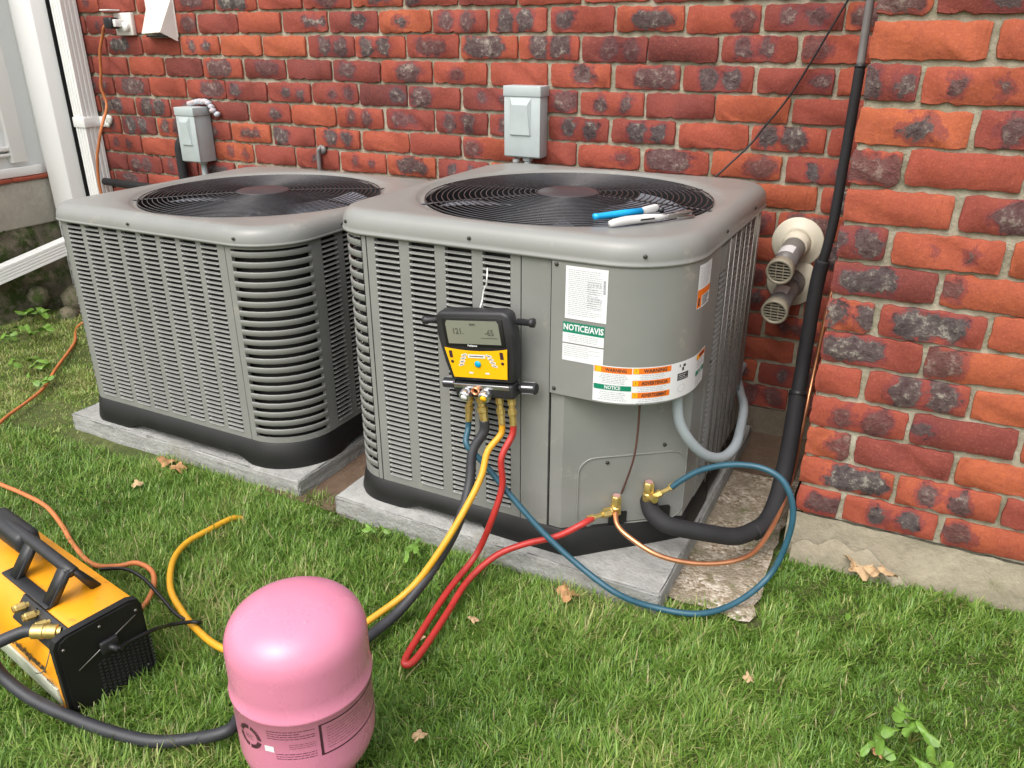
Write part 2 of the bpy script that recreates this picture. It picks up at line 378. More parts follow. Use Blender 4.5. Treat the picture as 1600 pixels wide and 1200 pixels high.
def text_geo(txt, size, bold=.0, align='CENTER'):
    cu = bpy.data.curves.new('t', 'FONT'); cu.body = txt; cu.size = size; cu.align_x = align; cu.align_y = 'CENTER'
    cu.resolution_u = 2; cu.offset = bold
    ob = bpy.data.objects.new('t', cu); S.collection.objects.link(ob)
    dg = bpy.context.evaluated_depsgraph_get(); me = bpy.data.meshes.new_from_object(ob.evaluated_get(dg))
    v = [tuple(p.co) for p in me.vertices]; f = [tuple(p.vertices) for p in me.polygons]
    bpy.data.objects.remove(ob); bpy.data.curves.remove(cu); bpy.data.meshes.remove(me)
    return v, f

# ------------------------------------------------------------------ ground
def sst(a, b, x): t = min(1, max(0, (x-a)/(b-a))); return t*t*(3-2*t)
def gz(x, y):
    z = .018*sst(-.80, -.45, y)*sst(-.30, -.15, x)
    z += .05*sst(-2.6, -3.4, x)*sst(-1.0, -.3, y)
    z += .008*math.sin(3.1*x+1.3*y)*math.sin(2.3*y-.7*x)*sst(-.9, -1.2, y)
    return z
def build_ground():
    xs = [-60, -20, -8, -5]+[-4.4+.1*i for i in range(62)]+[2.2, 3.5, 6, 12, 30, 60]
    ys = [-60, -25, -12, -7, -5, -4, -3.4]+[-3+.1*i for i in range(42)]
    v = [(x, y, gz(x, y)+(rnd.uniform(-.004, .004) if -4.5 < x < 2 and y > -3 else 0)) for y in ys for x in xs]; w = len(xs)
    f = [(j*w+i, j*w+i+1, (j+1)*w+i+1, (j+1)*w+i) for j in range(len(ys)-1) for i in range(w-1)]
    b = MB(); b.add(v, f, True); o = b.build('ground', 'soil'); o['kind'] = 'structure'
build_ground()
def sheet(name, mat, poly_fn, nu, nv, h, kind='structure'):
    b = MB(); b.grid(lambda u, v: (lambda p: (p[0], p[1], gz(p[0], p[1])+h+rnd.uniform(-.0015, .0015)))(poly_fn(u, v)), nu, nv)
    o = b.build(name, mat); o['kind'] = kind; return o
jig = [rnd.uniform(-.012, .012) for _ in range(80)]
def strip_fn(u, v):
    y = -.80+.97*v; xl = -.62; xr = -.185+jig[int(v*30)]*.8
    if v < .02: y += jig[int(u*20)+40]
    return xl+(xr-xl)*u, y
sheet('concrete_strip', 'strip', strip_fn, 16, 30, .014)
sheet('bare_dirt', 'dirt', lambda u, v: (-1.60+.35*u, -.86+1.03*v), 10, 24, .010)
sheet('bare_dirt_back', 'dirt', lambda u, v: (-3.5+3.3*u, -.12+.29*v), 30, 6, .016)

# ------------------------------------------------------------------ brickwork
HB, LB, JT = .0805, .2174, .0098
YW = .163            # face of the back wall
def brick_mesh(name, w, h, d, ragged=1.0, seed=0):
    rr = random.Random(seed); b = MB(); hw, hh = w/2, h/2; pts = []
    nx, nz = (13, 4) if w > .12 else (7, 4)
    for i in range(nx): pts.append((-hw+w*i/nx, -hh))
    for i in range(nz): pts.append((hw, -hh+h*i/nz))
    for i in range(nx): pts.append((hw-w*i/nx, hh))
    for i in range(nz): pts.append((-hw, hh-h*i/nz))
    n = len(pts); J = []
    for x, z in pts:
        cxr = .0035 if (abs(x) > hw-1e-6 and abs(z) > hh-1e-6) else 0
        J.append((x-math.copysign(cxr, x)*.5+rr.uniform(-.0018, .0018)*ragged, z-math.copysign(cxr, z)*.5+rr.gauss(0, .0015)*ragged))
    v = []; f = []
    v += [(x, d/2, z) for x, z in J]
    v += [(x, -d/2+.006, z) for x, z in J]
    v += [(x*(1-.0004/hw), -d/2+.0010+rr.uniform(0, .0022)*(rr.random() < .4), z*(1-.0004/hh)) for x, z in J]
    v += [(x*(1-.0016/hw), -d/2+rr.uniform(0, .0005), z*(1-.0014/hh)) for x, z in J]
    for k in range(3):
        for i in range(n): q = (i+1) % n; f.append((k*n+i, k*n+q, (k+1)*n+q, (k+1)*n+i))
    f.append(tuple(3*n+i for i in range(n))); f.append(tuple(range(n))[::-1])
    b.add(v, f, False)
    b.sm = [False]*(3*n)+[False, False]
    me = b.mesh(name, 'brick'); 
    try: me.set_sharp_from_angle(angle=R(55))
    except Exception: pass
    return me
full = [brick_mesh('brick', LB-JT, HB-JT, .0965, 1, s) for s in range(10)]
head = [brick_mesh('brick_header', .098, HB-JT, .193, 1, s+50) for s in range(5)]
def place_brick(me, x, y, z, parent, tone=None, kind=None, sc=1.0):
    if parent.location[1] < -.3 and tone is None: tone = rnd.betavariate(2.4, 1.2)
    o = bpy.data.objects.new('brick', me); l = parent.location
    o.location = (x-l[0]+rnd.gauss(0, .0012), y-l[1]+rnd.uniform(-.0025, .0025), z-l[2]+rnd.gauss(0, .0012))
    o.rotation_euler = (rnd.gauss(0, .008), rnd.gauss(0, .007), rnd.gauss(0, .007)); o.scale = (sc, 1, rnd.uniform(.97, 1.02))
    tone = rnd.betavariate(2.2, 1.7) if tone is None else tone
    if kind is None:
        q = rnd.random(); kind = 0 if q < .28 else .3 if q < .52 else .6 if q < .80 else .9
        if tone > .85: kind = 0 if q < .7 else .9
    o.color = (tone, kind, rnd.random(), 1); o.parent = parent; S.collection.objects.link(o); return o
wall = thing('brick_wall', (-1.7, YW+.05, 0), 'red house brick wall running behind the two grey air conditioners', 'wall')
NZ = 1.3156
nb = 0
extra = MB()
def join_brick(me, x, y, z, mb):
    k = len(mb.v); mb.add([(p.co.x+x, p.co.y+y, p.co.z+z) for p in me.vertices], [tuple(q.vertices) for q in me.polygons], True)
for row in range(-8, 15):
    zc = NZ-(row+.5)*HB; x = -2.2407+LB/2-6*LB-(LB/2 if row % 2 else 0)
    while x < -.02:
        xx = x; me = rnd.choice(full); sc = 1.0+rnd.uniform(-.02, .015)
        if xx > -3.6:
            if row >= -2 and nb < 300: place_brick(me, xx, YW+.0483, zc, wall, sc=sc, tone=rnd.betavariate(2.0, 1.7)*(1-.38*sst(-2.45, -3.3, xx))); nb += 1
            else: join_brick(me, xx, YW+.0483, zc, extra)
        x += LB
extra.build('brick_courses_above', 'brick', wall, kind='stuff')
def mortar_grid(x0, x1, z0, z1, y, parent, dx=.02):
    nu = int((x1-x0)/dx); nv = int((z1-z0)/dx)
    b = MB(); b.grid(lambda u, v: (x0+(x1-x0)*u, y+rnd.uniform(-.0015, .0015), z0+(z1-z0)*v), nu, nv)
    b.build('mortar', 'mortar', parent)
mortar_grid(-3.7, 0, .108, 1.95, YW+.0095, wall)
b = MB(); b.box((-3.7, YW+.002, -.2), (0, YW+.30, .107)); b.box((-3.7, YW+.03, .107), (0, YW+.30, 2.2)); b.build('foundation', 'darkcement', wall)

# projecting brick corner on the right
pier = thing('brick_wall', (-.1581, -.4774, 0), 'projecting brick wall corner at right standing on cracked pale footing', 'wall')
PX, PY, NP = -.1581, -.4774, 1.2621; BW = LB-JT
for row in range(-5, 14):
    zc = NP-(row+.5)*HB; even = row % 2 == 0
    if even: place_brick(rnd.choice(full), PX+BW/2, PY+.0483, zc, pier); x = PX+BW*1.5+JT
    else: place_brick(rnd.choice(head), PX+.049, PY+.0965, zc, pier); x = PX+.098+JT+BW/2
    while x < 1.1:
        place_brick(rnd.choice(full), x, PY+.0483, zc, pier, sc=1+rnd.uniform(-.02, .01)); x += LB
    y = PY+(.0965 if even else .193)+JT+BW/2      # the flank, seen only from the left
    while y < YW-.06:
        o = place_brick(rnd.choice(full), PX+.0483, y, zc, pier); o.rotation_euler = (0, 0, -PI/2); y += LB
mortar_grid(PX+.006, 1.3, .136, 1.66, PY+.0085, pier)
b = MB(); b.grid(lambda u, v: (PX+.0085, PY+.006+.63*u, .136+1.52*v), 30, 60, flip=True); b.build('mortar', 'mortar', pier)
b = MB(); b.box((PX+.02, PY+.02, .08), (1.3, YW, 1.66)); b.build('wall_core', 'mortar', pier)
ft = MB(); jj = [rnd.uniform(-.006, .006) for _ in range(400)]
def foot(u, v):
    x = PX-.012+1.5*u; z = .137-.20*v
    out = .004+.014*sst(0, .5, v)+.006*math.sin(9*x)*v
    k = (int(u*60)*7+int(v*12)*3) % 400
    return (x, PY-out+jj[k]*.6, z+jj[(k*5) % 400]*.4)
ft.grid(foot, 60, 12, flip=True)
ft.grid(lambda u, v: (PX-.012+.012*v*0, PY-.012*(1-u)+.63*u, .137-.20*v), 8, 6, smooth=False)
ft.build('footing', 'footing', pier)
slab_ = MB()
def spall(u, v):
    x = PX+.01+.29*u; hgt = .012+.075*max(0, math.sin(PI*min(1, .12+u*.95)))**.7*(1+.15*math.sin(23*u)); z = .004+hgt*(1-v); y = PY-.026-.010*v-(.010 if v > 0 else 0)
    return (x, y-.003*math.sin(40*u+9*v), z)
slab_.grid(spall, 24, 4, flip=True); slab_.build('broken_render_patch', 'footing', pier)

# ------------------------------------------------------------------ left wing, column, downspout
wing = thing('house_wing', (-3.6, -.6, 0), 'white panelled side wall on old concrete foundation at far left', 'building')
b = MB(); XW = -3.6
b.box((XW-.25, -1.15, .655), (XW-.02, .28, 1.95)); b.build('white_wall', 'white_trim', wing)
b = MB()
for y0, y1, z0, z1 in ((-1.15, -.0, .66, .70), (-.13, -.06, .72, 1.94), (-.30, -.22, .72, 1.94), (.03, .08, .66, 1.94), (-.60, -.13, .75, .762), (-.6, -.13, .772, .79)):
    b.box((XW-.02, y0, z0), (XW+.012+.004*(y1-y0 < .1), y1, z1), .003)
b.build_each('window_trim', 'white_vinyl', wing)
b = MB(); b.box((XW-.25, -1.2, .44), (XW+.012, .29, .64), .008); b.build('foundation_block', 'foundation', wing)
for i in range(6):
    b = MB(); b.box((XW-.10, -1.15+.2*i, .641), (XW+.02+rnd.uniform(-.004, .006), -1.15+.2*i+.19, .657), .003); o = b.build('brick', 'brick', wing); o.color = (.7, 0, rnd.random(), 1)
b = MB(); b.grid(lambda u, v: (XW+.0+.05*v+rnd.uniform(-.014, .014), -1.25+1.55*u, .445-.48*v), 60, 16, flip=False); b.build('rubble_base', 'rubble', wing)

post = MB(); post.box((-3.5685, .0026, -.0861), (-3.4294, .1641, 2.3749), .004, 1)
post = post.build('corner_post', 'white_trim'); tag(post, 'tall square white corner post left of the fluted downspout', 'post')
gp = MB(); gp.box((-3.4292, .072, -.0861), (-3.4255, .10, 2.3749));  # black colour on the post side stands in for the gap's shade
g_ = gp.build('gap_shade', 'gap', None); tag(g_, 'black strip standing in for the shaded gap between white corner post and downspout', 'gap strip')
ds = thing('downspout', (-3.3384, .1096, -.0861), 'white fluted rain downspout strapped to brick wall beside corner post', 'downspout')
def flute(x0, x1, y0, y1, n=5, dep=.005):        # fluted rectangular outline in x,y
    pts = []
    for (ax, ay), (bx, by) in (((x0, y0), (x1, y0)), ((x1, y0), (x1, y1)), ((x1, y1), (x0, y1)), ((x0, y1), (x0, y0))):
        L_ = math.hypot(bx-ax, by-ay); tx, ty = (bx-ax)/L_, (by-ay)/L_; nx_, ny_ = -ty, tx
        pts.append((ax, ay))
        for i in range(n):
            for q, d in ((.25, 0), (.35, dep), (.65, dep), (.75, 0)):
                s_ = L_*(.1+.8*(i+q)/n); pts.append((ax+tx*s_+nx_*d, ay+ty*s_+ny_*d))
    return pts
def loft(mb, rings, smooth=False):
    n = len(rings[0]); v = [p for r in rings for p in r]
    f = [(j*n+i, j*n+(i+1) % n, (j+1)*n+(i+1) % n, (j+1)*n+i) for j in range(len(rings)-1) for i in range(n)]
    mb.add(v, f, smooth)
o2 = flute(-3.4112, -3.347, .0796, .1545, 3, .004)
b = MB(); loft(b, [[(x, y, z) for x, y in o2] for z in (2.35, .44)]); b.build('pipe', 'white_vinyl', ds)
# elbow and splash extension, running towards the viewer and left
def section(c, d, w, h):
    d = Vector(d).normalized(); s_ = d.cross(Vector((0, 0, 1))).normalized(); u_ = s_.cross(d)
    return [tuple(Vector(c)+s_*x+u_*y) for x, y in flute(-w/2, w/2, -h/2, h/2, 4, .004)]
b = MB(); A = Vector((-3.3758, .1096, .4168)); B = Vector((-3.531, -.3184, .2831)); C = Vector((-3.8734, -1.2279, .0102)); dd = C-B
loft(b, [section(A+Vector((0, 0, .03)), (-.1, -.2, -.9), .06, .07), section(A+Vector((-.02, -.05, -.02)), (B-A), .06, .075)]); b.build('elbow', 'white_vinyl', ds)
b = MB(); P0 = A+Vector((-.02, -.05, -.02)); loft(b, [section(P0, B-P0, .075, .062), section(B, dd, .075, .062), section(C, dd, .075, .062)]); b.build('extension', 'white_vinyl', ds)
b = MB(); b.box((-3.4165, .0743, .8609), (-3.3405, .1588, .9037), .002); b.box((-3.3438, .1524, .8609), (-3.301, .1599, .9037), .001)
b.build('strap', 'white_vinyl', ds)
b = MB()
for i in range(9): b.lathe([(.001, -.012), (.012, -.004), (.013, .003), (.004, .008)], 8, frame(-3.290+rnd.uniform(-.018, .02), YW-.008, .882+rnd.uniform(-.018, .018), 0, 0, PI/2))
b.build_each('caulk_blob', 'caulk', ds)
b = MB()
for k, (x_, y_, z_, r_) in enumerate(((-3.46, -.06, .10, .07), (-3.40, -.16, .05, .05), (-3.52, -.2, .14, .05))):
    b.lathe([(r_*math.sin(PI*i/8)*(1+.1*math.sin(i*3+k)), -r_*math.cos(PI*i/8)) for i in range(9)], 12, frame(x_, y_, z_, k, .2, .1))
st = b.build('rubble_stone', 'rubble'); st['kind'] = 'structure'

# ------------------------------------------------------------------ air conditioners
class Path:
    def __init__(s, x0, y0, S_, rfl, rfr, rbr=.12, rbl=.12, chamfer=None):
        x1, y1 = x0+S_, y0+S_; s.seg = []
        def line(a, b): s.seg.append(('l', a, b, math.dist(a, b)))
        def arc(c, r, a0): s.seg.append(('a', c, r, a0, r*PI/2))
        if chamfer: ca, cb = chamfer; line((x0+rfl, y0), ca); line(ca, cb); line(cb, (x1, y1-rbr))
        else: line((x0+rfl, y0), (x1-rfr, y0)); arc((x1-rfr, y0+rfr), rfr, -PI/2); line((x1, y0+rfr), (x1, y1-rbr))
        arc((x1-rbr, y1-rbr), rbr, 0); line((x1-rbr, y1), (x0+rbl, y1)); arc((x0+rbl, y1-rbl), rbl, PI/2)
        line((x0, y1-rbl), (x0, y0+rfl)); arc((x0+rfl, y0+rfl), rfl, PI)
        s.len = sum(g[3] if g[0] == 'l' else g[4] for g in s.seg)
    def at(s, t):
        t = t % s.len
        for g in s.seg:
            L_ = g[3] if g[0] == 'l' else g[4]
            if t <= L_+1e-9:
                if g[0] == 'l':
                    a, b = g[1], g[2]; k = t/L_ if L_ else 0; tx, ty = (b[0]-a[0])/L_, (b[1]-a[1])/L_
                    return a[0]+(b[0]-a[0])*k, a[1]+(b[1]-a[1])*k, ty, -tx
                a = g[3]+t/g[2]; return g[1][0]+g[2]*math.cos(a), g[1][1]+g[2]*math.sin(a), math.cos(a), math.sin(a)
            t -= L_
        return s.at(0)
    def w(s, t, z, d): x, y, nx, ny = s.at(t); return (x+nx*d, y+ny*d, z)
    def samples(s, n): return [s.at(s.len*i/n) for i in range(n)]
def shell(mb, P, s0, s1, z0, z1, dout=.0, din=-.004, step=.02, mi=0, bow=None):
    n = max(1, int(abs(s1-s0)/step+.5)); v = []
    for i in range(n+1):
        t = s0+(s1-s0)*i/n; zt_, zb_ = (z1, z0) if bow is None else bow(t)
        for z, d in ((zb_, din), (zb_, dout), (zt_, dout), (zt_, din)): v.append(P.w(t, z, d))
    f = []
    for i in range(n):
        for k in range(4): q = (k+1) % 4; f.append((i*4+k, (i+1)*4+k, (i+1)*4+q, i*4+q))
    f.append((0, 1, 2, 3)); f.append((n*4+3, n*4+2, n*4+1, n*4)); mb.add(v, f, False, mi)
SLX = [0, .002, .005, .009]
PROF = [(-.0042, -.0078), (-.0022, -.0090), (.0012, -.0101), (.0030, -.0109), (.0034, -.0115), (.0026, -.0123), (-.0030, -.0124)]
def louver_geo(P, s0, w, z0, pitch=.0125):
    k = pitch/.0125; v = []; xs = [a for a in SLX]+[w-a for a in reversed(SLX)]; fc = [.0, .45, .85, 1, 1, .85, .45, 0]
    m = len(PROF)
    for x, c in zip(xs, fc):
        for d, z in PROF: v.append(P.w(s0+x, z0+z*k-(1-c)*0.0, d*c+(.0005*(1-c))))
    f = [(i*m+j, i*m+j+1, (i+1)*m+j+1, (i+1)*m+j) for i in range(len(xs)-1) for j in range(m-1)]
    return v, f
CP = [(-.0035, -.0002), (-.0008, 0), (.0008, -.0009), (.0012, -.0022), (.0008, -.0150), (-.0006, -.0159), (-.004, -.0161)]
def slat_geo(P, s0, s1, z0, n=8):
    v = []; m = len(CP)
    for i in range(n+1):
        t = s0+(s1-s0)*i/n
        for d, z in CP: v.append(P.w(t, z0+z, d))
    f = [(i*m+j, i*m+j+1, (i+1)*m+j+1, (i+1)*m+j) for i in range(n) for j in range(m-1)]
    return v, f
def screw(mb, P, s, z, d=.001):
    x, y, nx, ny = P.at(s); mb.lathe([(.0045, 0), (.0045, .002), (.003, .0035), (0, .0037)], 8, Matrix.Translation((x+nx*d, y+ny*d, z)) @ Vector((nx, ny, 0)).to_track_quat('Z', 'Y').to_matrix().to_4x4())
def ac_unit(x0, y0, S_, rfl, rfr, zb, zl, zt, flats, corners, panels, label, budget=300, tray=None, lower=None, skip=None):
    """flats: (s of first column, column width, pitch, count); corners: (s0, s1); panels: plain strips (s0,s1)."""
    root = thing('air_conditioner', (x0+S_/2, y0+S_/2, .06), label, 'air conditioner', 'grey outdoor air conditioning units on concrete pads')
    P = Path(x0, y0, S_, rfl, rfr); loc = root.location
    # louvers: shared meshes, nearest first
    left = budget; rest = MB(); pit = .0140; nrow = int((zl-.006-zb-.008)/pit)
    for (s0, w, pitch, cnt, zlow) in flats:
        for c in range(cnt):
            s = s0+c*pitch; v, f = louver_geo(P, s, w, 0, pit)
            me = MB().add(v, f, True).mesh('louver', 'ac_paint', (loc[0], loc[1], 0)) if left > 0 else None
            for r_ in range(nrow):
                z = zl-.006-r_*pit
                if z-pit < zlow: break
                if left > 0:
                    o = bpy.data.objects.new('louver', me); o.location = (0, 0, z-loc[2]); o.parent = root; S.collection.objects.link(o); left -= 1
                else: rest.add([(a, b_, c_+z) for a, b_, c_ in v], f, True)
    if rest.v: rest.build('small_louvers', 'ac_paint', root, kind='stuff')
    for (s0, s1) in corners:
        v, f = slat_geo(P, s0, s1, 0); me = MB().add(v, f, True).mesh('corner_slat', 'ac_paint', (loc[0], loc[1], 0))
        z = zl-.018
        while z-.017 > zb+.004:
            o = bpy.data.objects.new('corner_slat', me); o.location = (0, 0, z-loc[2]); o.parent = root; S.collection.objects.link(o); z -= .0275
        b = MB(); shell(b, P, s0, s1, zl-.011, zl+.004, 0, -.007); shell(b, P, s0, s1, zb, z+.0, 0, -.007)
        b.build_each('corner_rail', 'ac_paint', root)
    # sheet strips between the louver columns
    b = MB()
    for (s0, s1) in panels: shell(b, P, s0, s1, zb, zl+.004, 0, -.012)
    for (s0, w, pitch, cnt, zlow) in flats:
        z_end = zl-.006-int((zl-.006-zlow)/pit)*pit
        shell(b, P, s0, s0+pitch*(cnt-1)+w, zl-.006, zl+.004, 0, -.012)
        if zlow <= zb+.02: shell(b, P, s0, s0+pitch*(cnt-1)+w, zb, zl-.006-min(nrow, int((zl-.006-zlow)/pit+1e-6))*pit+.0005, 0, -.012)
        for c in range(cnt-1): shell(b, P, s0+c*pitch+w, s0+(c+1)*pitch, zl-.006-min(nrow, int((zl-.006-zlow)/pit+1e-6))*pit+.0005, zl-.006, 0, -.012)
    b.build_each('cabinet_strip', 'ac_paint', root)
    # dark coil behind the louvers
    b = MB(); IP = Path(x0+.03, y0+.03, S_-.06, max(.03, rfl-.03), max(.03, rfr-.03), .09, .09)
    if tray: IP = Path(x0+.03, y0+.03, S_-.06, .06, .1, .09, .09, chamfer=((tray[0][0]-.02, y0+.03), (x0+S_-.03, tray[1][1]+.04)))
    shell(b, IP, 0, IP.len, zb-.01, zl, 0, -.02, .03); b.build('coil', 'dark_inside', root)
    b = MB(); zz = zb+.03
    while zz < zl-.02:
        s0, s1 = corners[-1]
        for q_ in (.35, .6): X_ = P.w(s0+(s1-s0)*q_, zz+.004*q_, -.016); b.lathe([(.0, -.004), (.0045, -.002), (.0045, .003), (0, .005)], 6, frame(*X_))
        zz += .0275
    b.build('coil_tube', 'steel', root, kind='stuff')
    # lid
    b = MB(); n = 160; sm = P.samples(n); cx, cy = x0+S_/2, y0+S_/2; rc = .376
    rows = [(-.0085, zl-.002, 0), (.0105, zl-.002, 0), (.0105, zl+.003, 0), (.0085, zl+.005, 0), (.0085, zt-.040, 0), (.007, zt-.028, 0), (.0035, zt-.017, 0), (-.002, zt-.009, 0), (-.010, zt-.0025, 0), (-.019, zt+.001, 0), (-.031, zt+.002, 0)]
    rings = []
    for ins, z, t in rows: rings.append([(x+nx*ins, y+ny*ins, z) for x, y, nx, ny in sm])
    inner = []
    for x, y, nx, ny in sm: a = math.atan2(y-cy, x-cx); inner.append(a)
    base = rings[-1]
    for t, z in ((.35, zt+.0012), (.8, zt+.0005), (1.0, zt-.001)):
        rings.append([(p[0]+(cx+.400*math.cos(a)-p[0])*t, p[1]+(cy+.400*math.sin(a)-p[1])*t, z) for p, a in zip(base, inner)])
    for r_, z in ((.396, zt-.004), (.388, zt-.010), (.380, zt-.012), (.376, zt-.010), (.374, zt-.014)):
        rings.append([(cx+r_*math.cos(a), cy+r_*math.sin(a), z) for a in inner])
    b2 = MB(); m_ = n; v = [p for r_ in rings for p in r_]
    f = [(j*m_+i, j*m_+(i+1) % m_, (j+1)*m_+(i+1) % m_, (j+1)*m_+i) for j in range(len(rings)-1) for i in range(m_)]
    b2.add(v, f, True); lid = b2.build('lid', 'ac_paint', root)
    b = MB()
    for s in (.33*S_, .78*S_, -.06, P.len-.28, .93*S_+.2, 1.5*S_): screw(b, P, s, (zl+zt)/2-.004, .0085)
    b.build_each('screw', 'screw', lid)
    b = MB(); b.lathe([(.373, zt-.014), (.373, zt-.13), (.40, zt-.2)], 64, frame(cx, cy, 0), cap=False); b.lathe([(.0, zt-.3), (.42, zt-.3)], 48, frame(cx, cy, 0), cap=False)
    b.build('fan_shroud', 'dark_inside', root)
    # grille
    gr = MB(); 
    for k in range(4):
        a0 = PI*k/4+.35+PI/8
        def gp_(r_): return zt-.006+.010*(1-(r_/.376)**2)
        gr.tube([(cx+r_*math.cos(a0), cy+r_*math.sin(a0), gp_(abs(r_))-.003) for r_ in np.linspace(-.392, .392, 17)], .0022, 6)
    gr = gr.build('grille', 'wire_black', root, label='black wire fan guard')
    nr = 21
    for k in range(nr):
        r_ = .085+(.374-.085)*k/(nr-1); z = zt-.006+.010*(1-(r_/.376)**2)
        rb = MB(); pts = [(cx+r_*math.cos(2*PI*i/72), cy+r_*math.sin(2*PI*i/72), z) for i in range(73)]; rb.tube(pts, .0016, 6, caps=False); rb.build('ring', 'wire_black', gr)
    b = MB(); b.lathe([(.0, .004), (.05, .004), (.056, .002), (.075, .002), (.082, -.001), (.082, -.006)], 40, frame(cx, cy, zt+.004)); b.build('grille_hub', 'motor', gr)
    fan = MB(); fan.lathe([(.07, -.05), (.07, -.1)], 24, frame(cx, cy, zt)); fan = fan.build('fan_motor', 'motor', root)
    for k in range(3):
        a0 = 2*PI*k/3+.55
        def bl(u, v_):
            r_ = .07+.285*v_; wd = (.55+.45*v_)*1.05; a = a0+(u-.5)*wd+.25*v_
            return (cx+r_*math.cos(a), cy+r_*math.sin(a), zt-.075+.055*(u-.5)+.012*math.sin(PI*u))
        bb = MB(); bb.grid(bl, 10, 6); bb.build('fan_blade', 'blade', root)
    # base pan
    b = MB()
    ch = None
    if tray: ch = tray
    BP = Path(x0-.001, y0-.001, S_+.002, rfl, rfr) if ch is None else Path(x0-.001, y0-.001, S_+.002, rfl, .1, chamfer=ch)
    n = 220; v = []
    for i in range(n):
        s = BP.len*i/n; x, y, nx, ny = BP.at(s)
        q = min(math.hypot(x-px, y-py) for px, py in ((x0, y0), (x0+S_, y0), (x0, y0+S_), (x0+S_, y0+S_)))
        zlow = .061+.022*sst(.17, .23, q) if not (tray and x > x0+S_-.45 and y < y0+.4) else .061
        v += [(x-nx*.03, y-ny*.03, zlow), (x+nx*.010, y+ny*.010, zlow), (x+nx*.012, y+ny*.012, zlow+.008), (x+nx*.001, y+ny*.001, zb-.004), (x-nx*.003, y-ny*.003, zb-.0006), (x-nx*.10, y-ny*.10, zb-.0006)]
    f = [(i*6+k, ((i+1) % n)*6+k, ((i+1) % n)*6+k+1, i*6+k+1) for i in range(n) for k in range(5)]
    b.add(v, f, True); b.build('base_pan', 'black_plastic', root, autos=50)
    return root, P, lid

XL0, YL0, SS = -2.3522, -.815, .8837
acL, PL, lidL = ac_unit(XL0, YL0, SS, .065, .155, .141, .7249, .771,
    flats=[(-2.278+2.3522-.065, .060, .0785, 8, .141), (.8837-.22+.2435+.030, .070, .094, 6, .141)],
    corners=[(.8837-.22+.004, .8837-.22+.2435-.012), (-.090, -.028)],
    panels=[(-.028, .009), (.6185, .6455), (.6475, .6677), (.8837-.22+.2315, .8837-.22+.2735), (.8837-.22+.2735+.54, PI and 3.3)],
    label='left grey louvred air conditioner, lower unit beside the white downspout', budget=300)
XR0, YR0 = -1.2872, -.8094
# distances along the right unit's outline: front run starts at x0+.11
FR = XR0+.11
A_ = .8837-.11-.17                                  # end of the front run
AC2 = A_+.17*PI/2                                   # end of the curved corner
acR, PR, lidR = ac_unit(XR0, YR0, SS, .11, .17, .128, .7985, .8504,
    flats=[(-1.151-FR, .070, .098, 4, .128), (AC2+.155, .062, .078, 5, .128)],
    corners=[(-.158, -.014)],
    panels=[(-.012, .0), (.0035, -1.151-FR), (-.787-FR, -.7622-FR), (-.7595-FR, -.689-FR), (AC2+.125, AC2+.155), (AC2+.155+4*.078+.062, 2.6)],
    label='right grey air conditioner with gauges hanging on it and warning stickers', budget=300,
    tray=((-.625, YR0-.001), (-.403+.0, -.598)))
# access cover, lower service panel
b = MB()
shell(b, PR, -.684-FR, AC2+.118, .489, .802, .0075, -.006, .012)
cover = b.build('access_cover', 'ac_paint', acR, autos=35)
b = MB()
for s, z in ((-.679-FR, .796), (-.679-FR, .51), (AC2+.11, .52)): screw(b, PR, s+.006, z-.008, .0078)
b.build_each('screw', 'screw', cover)
b = MB(); shell(b, PR, -.6835-FR, -.652-FR, .129, .489, -.002, -.012); b.build('corner_column', 'ac_paint', acR)
b = MB(); shell(b, PR, AC2+.02, AC2+.123, .129, .489, -.002, -.012); b.build('corner_column', 'ac_paint', acR)
# service panel: flat chamfer face set back under the cover
pa, pb = Vector((-.652, YR0+.002, 0)), Vector((-.405, -.617, 0)); pd = (pb-pa).normalized(); pn = Vector((pd.y, -pd.x, 0)); pl = (pb-pa).length
def pp(s, z, d=0): q = pa+pd*s+pn*d; return (q.x, q.y, z)
def prect(mb, s0, s1, z0, z1, d0, d1):
    v = [pp(s, z, d) for d in (d0, d1) for s, z in ((s0, z0), (s1, z0), (s1, z1), (s0, z1))]
    mb.add(v, [(4, 5, 6, 7), (0, 1, 5, 4), (1, 2, 6, 5), (2, 3, 7, 6), (3, 0, 4, 7), (3, 2, 1, 0)])
b = MB(); prect(b, 0, pl, .129, .489, -.01, 0); sp = b.build('service_panel', 'ac_paint', acR)
def rrect(cx_, cz_, w, h, r_, n=6):
    out = []
    for qx, qz, a0 in ((1, 1, 0), (-1, 1, PI/2), (-1, -1, PI), (1, -1, 3*PI/2)):
        for i in range(n+1): a = a0+PI/2*i/n; out.append((cx_+qx*(w/2-r_)+r_*math.cos(a), cz_+qz*(h/2-r_)+r_*math.sin(a)))
    return out
b = MB(); loop = [Vector(pp(x, z, .0006)) for x, z in rrect(.175, .22, .27, .19, .04)]; b.tube(loop+[loop[0]], .0022, 6, caps=False)
b.build('pressed_bead', 'ac_paint', sp)
b = MB()
for s_, z_ in ((.11, .30), (.25, .335)):
    b.lathe([(.0045, 0), (.0045, .003), (0, .0035)], 8, Matrix.Translation(pp(s_, z_)) @ pn.to_track_quat('Z', 'Y').to_matrix().to_4x4())
b.build_each('screw', 'screw', sp)
b = MB(); b.box((-.404, -.50, .72), (-.4005, -.35, .783), .001); b.build('side_bracket', 'ac_paint', acR)
for k, y in enumerate((-.44, -.385, -.33, -.275, -.22, -.165, -.11)):
    b = MB(); b.tube([(-.3945, y, .135), (-.3945, y, .795)], .0016, 5); b.build('guard_wire', 'steel', acR)
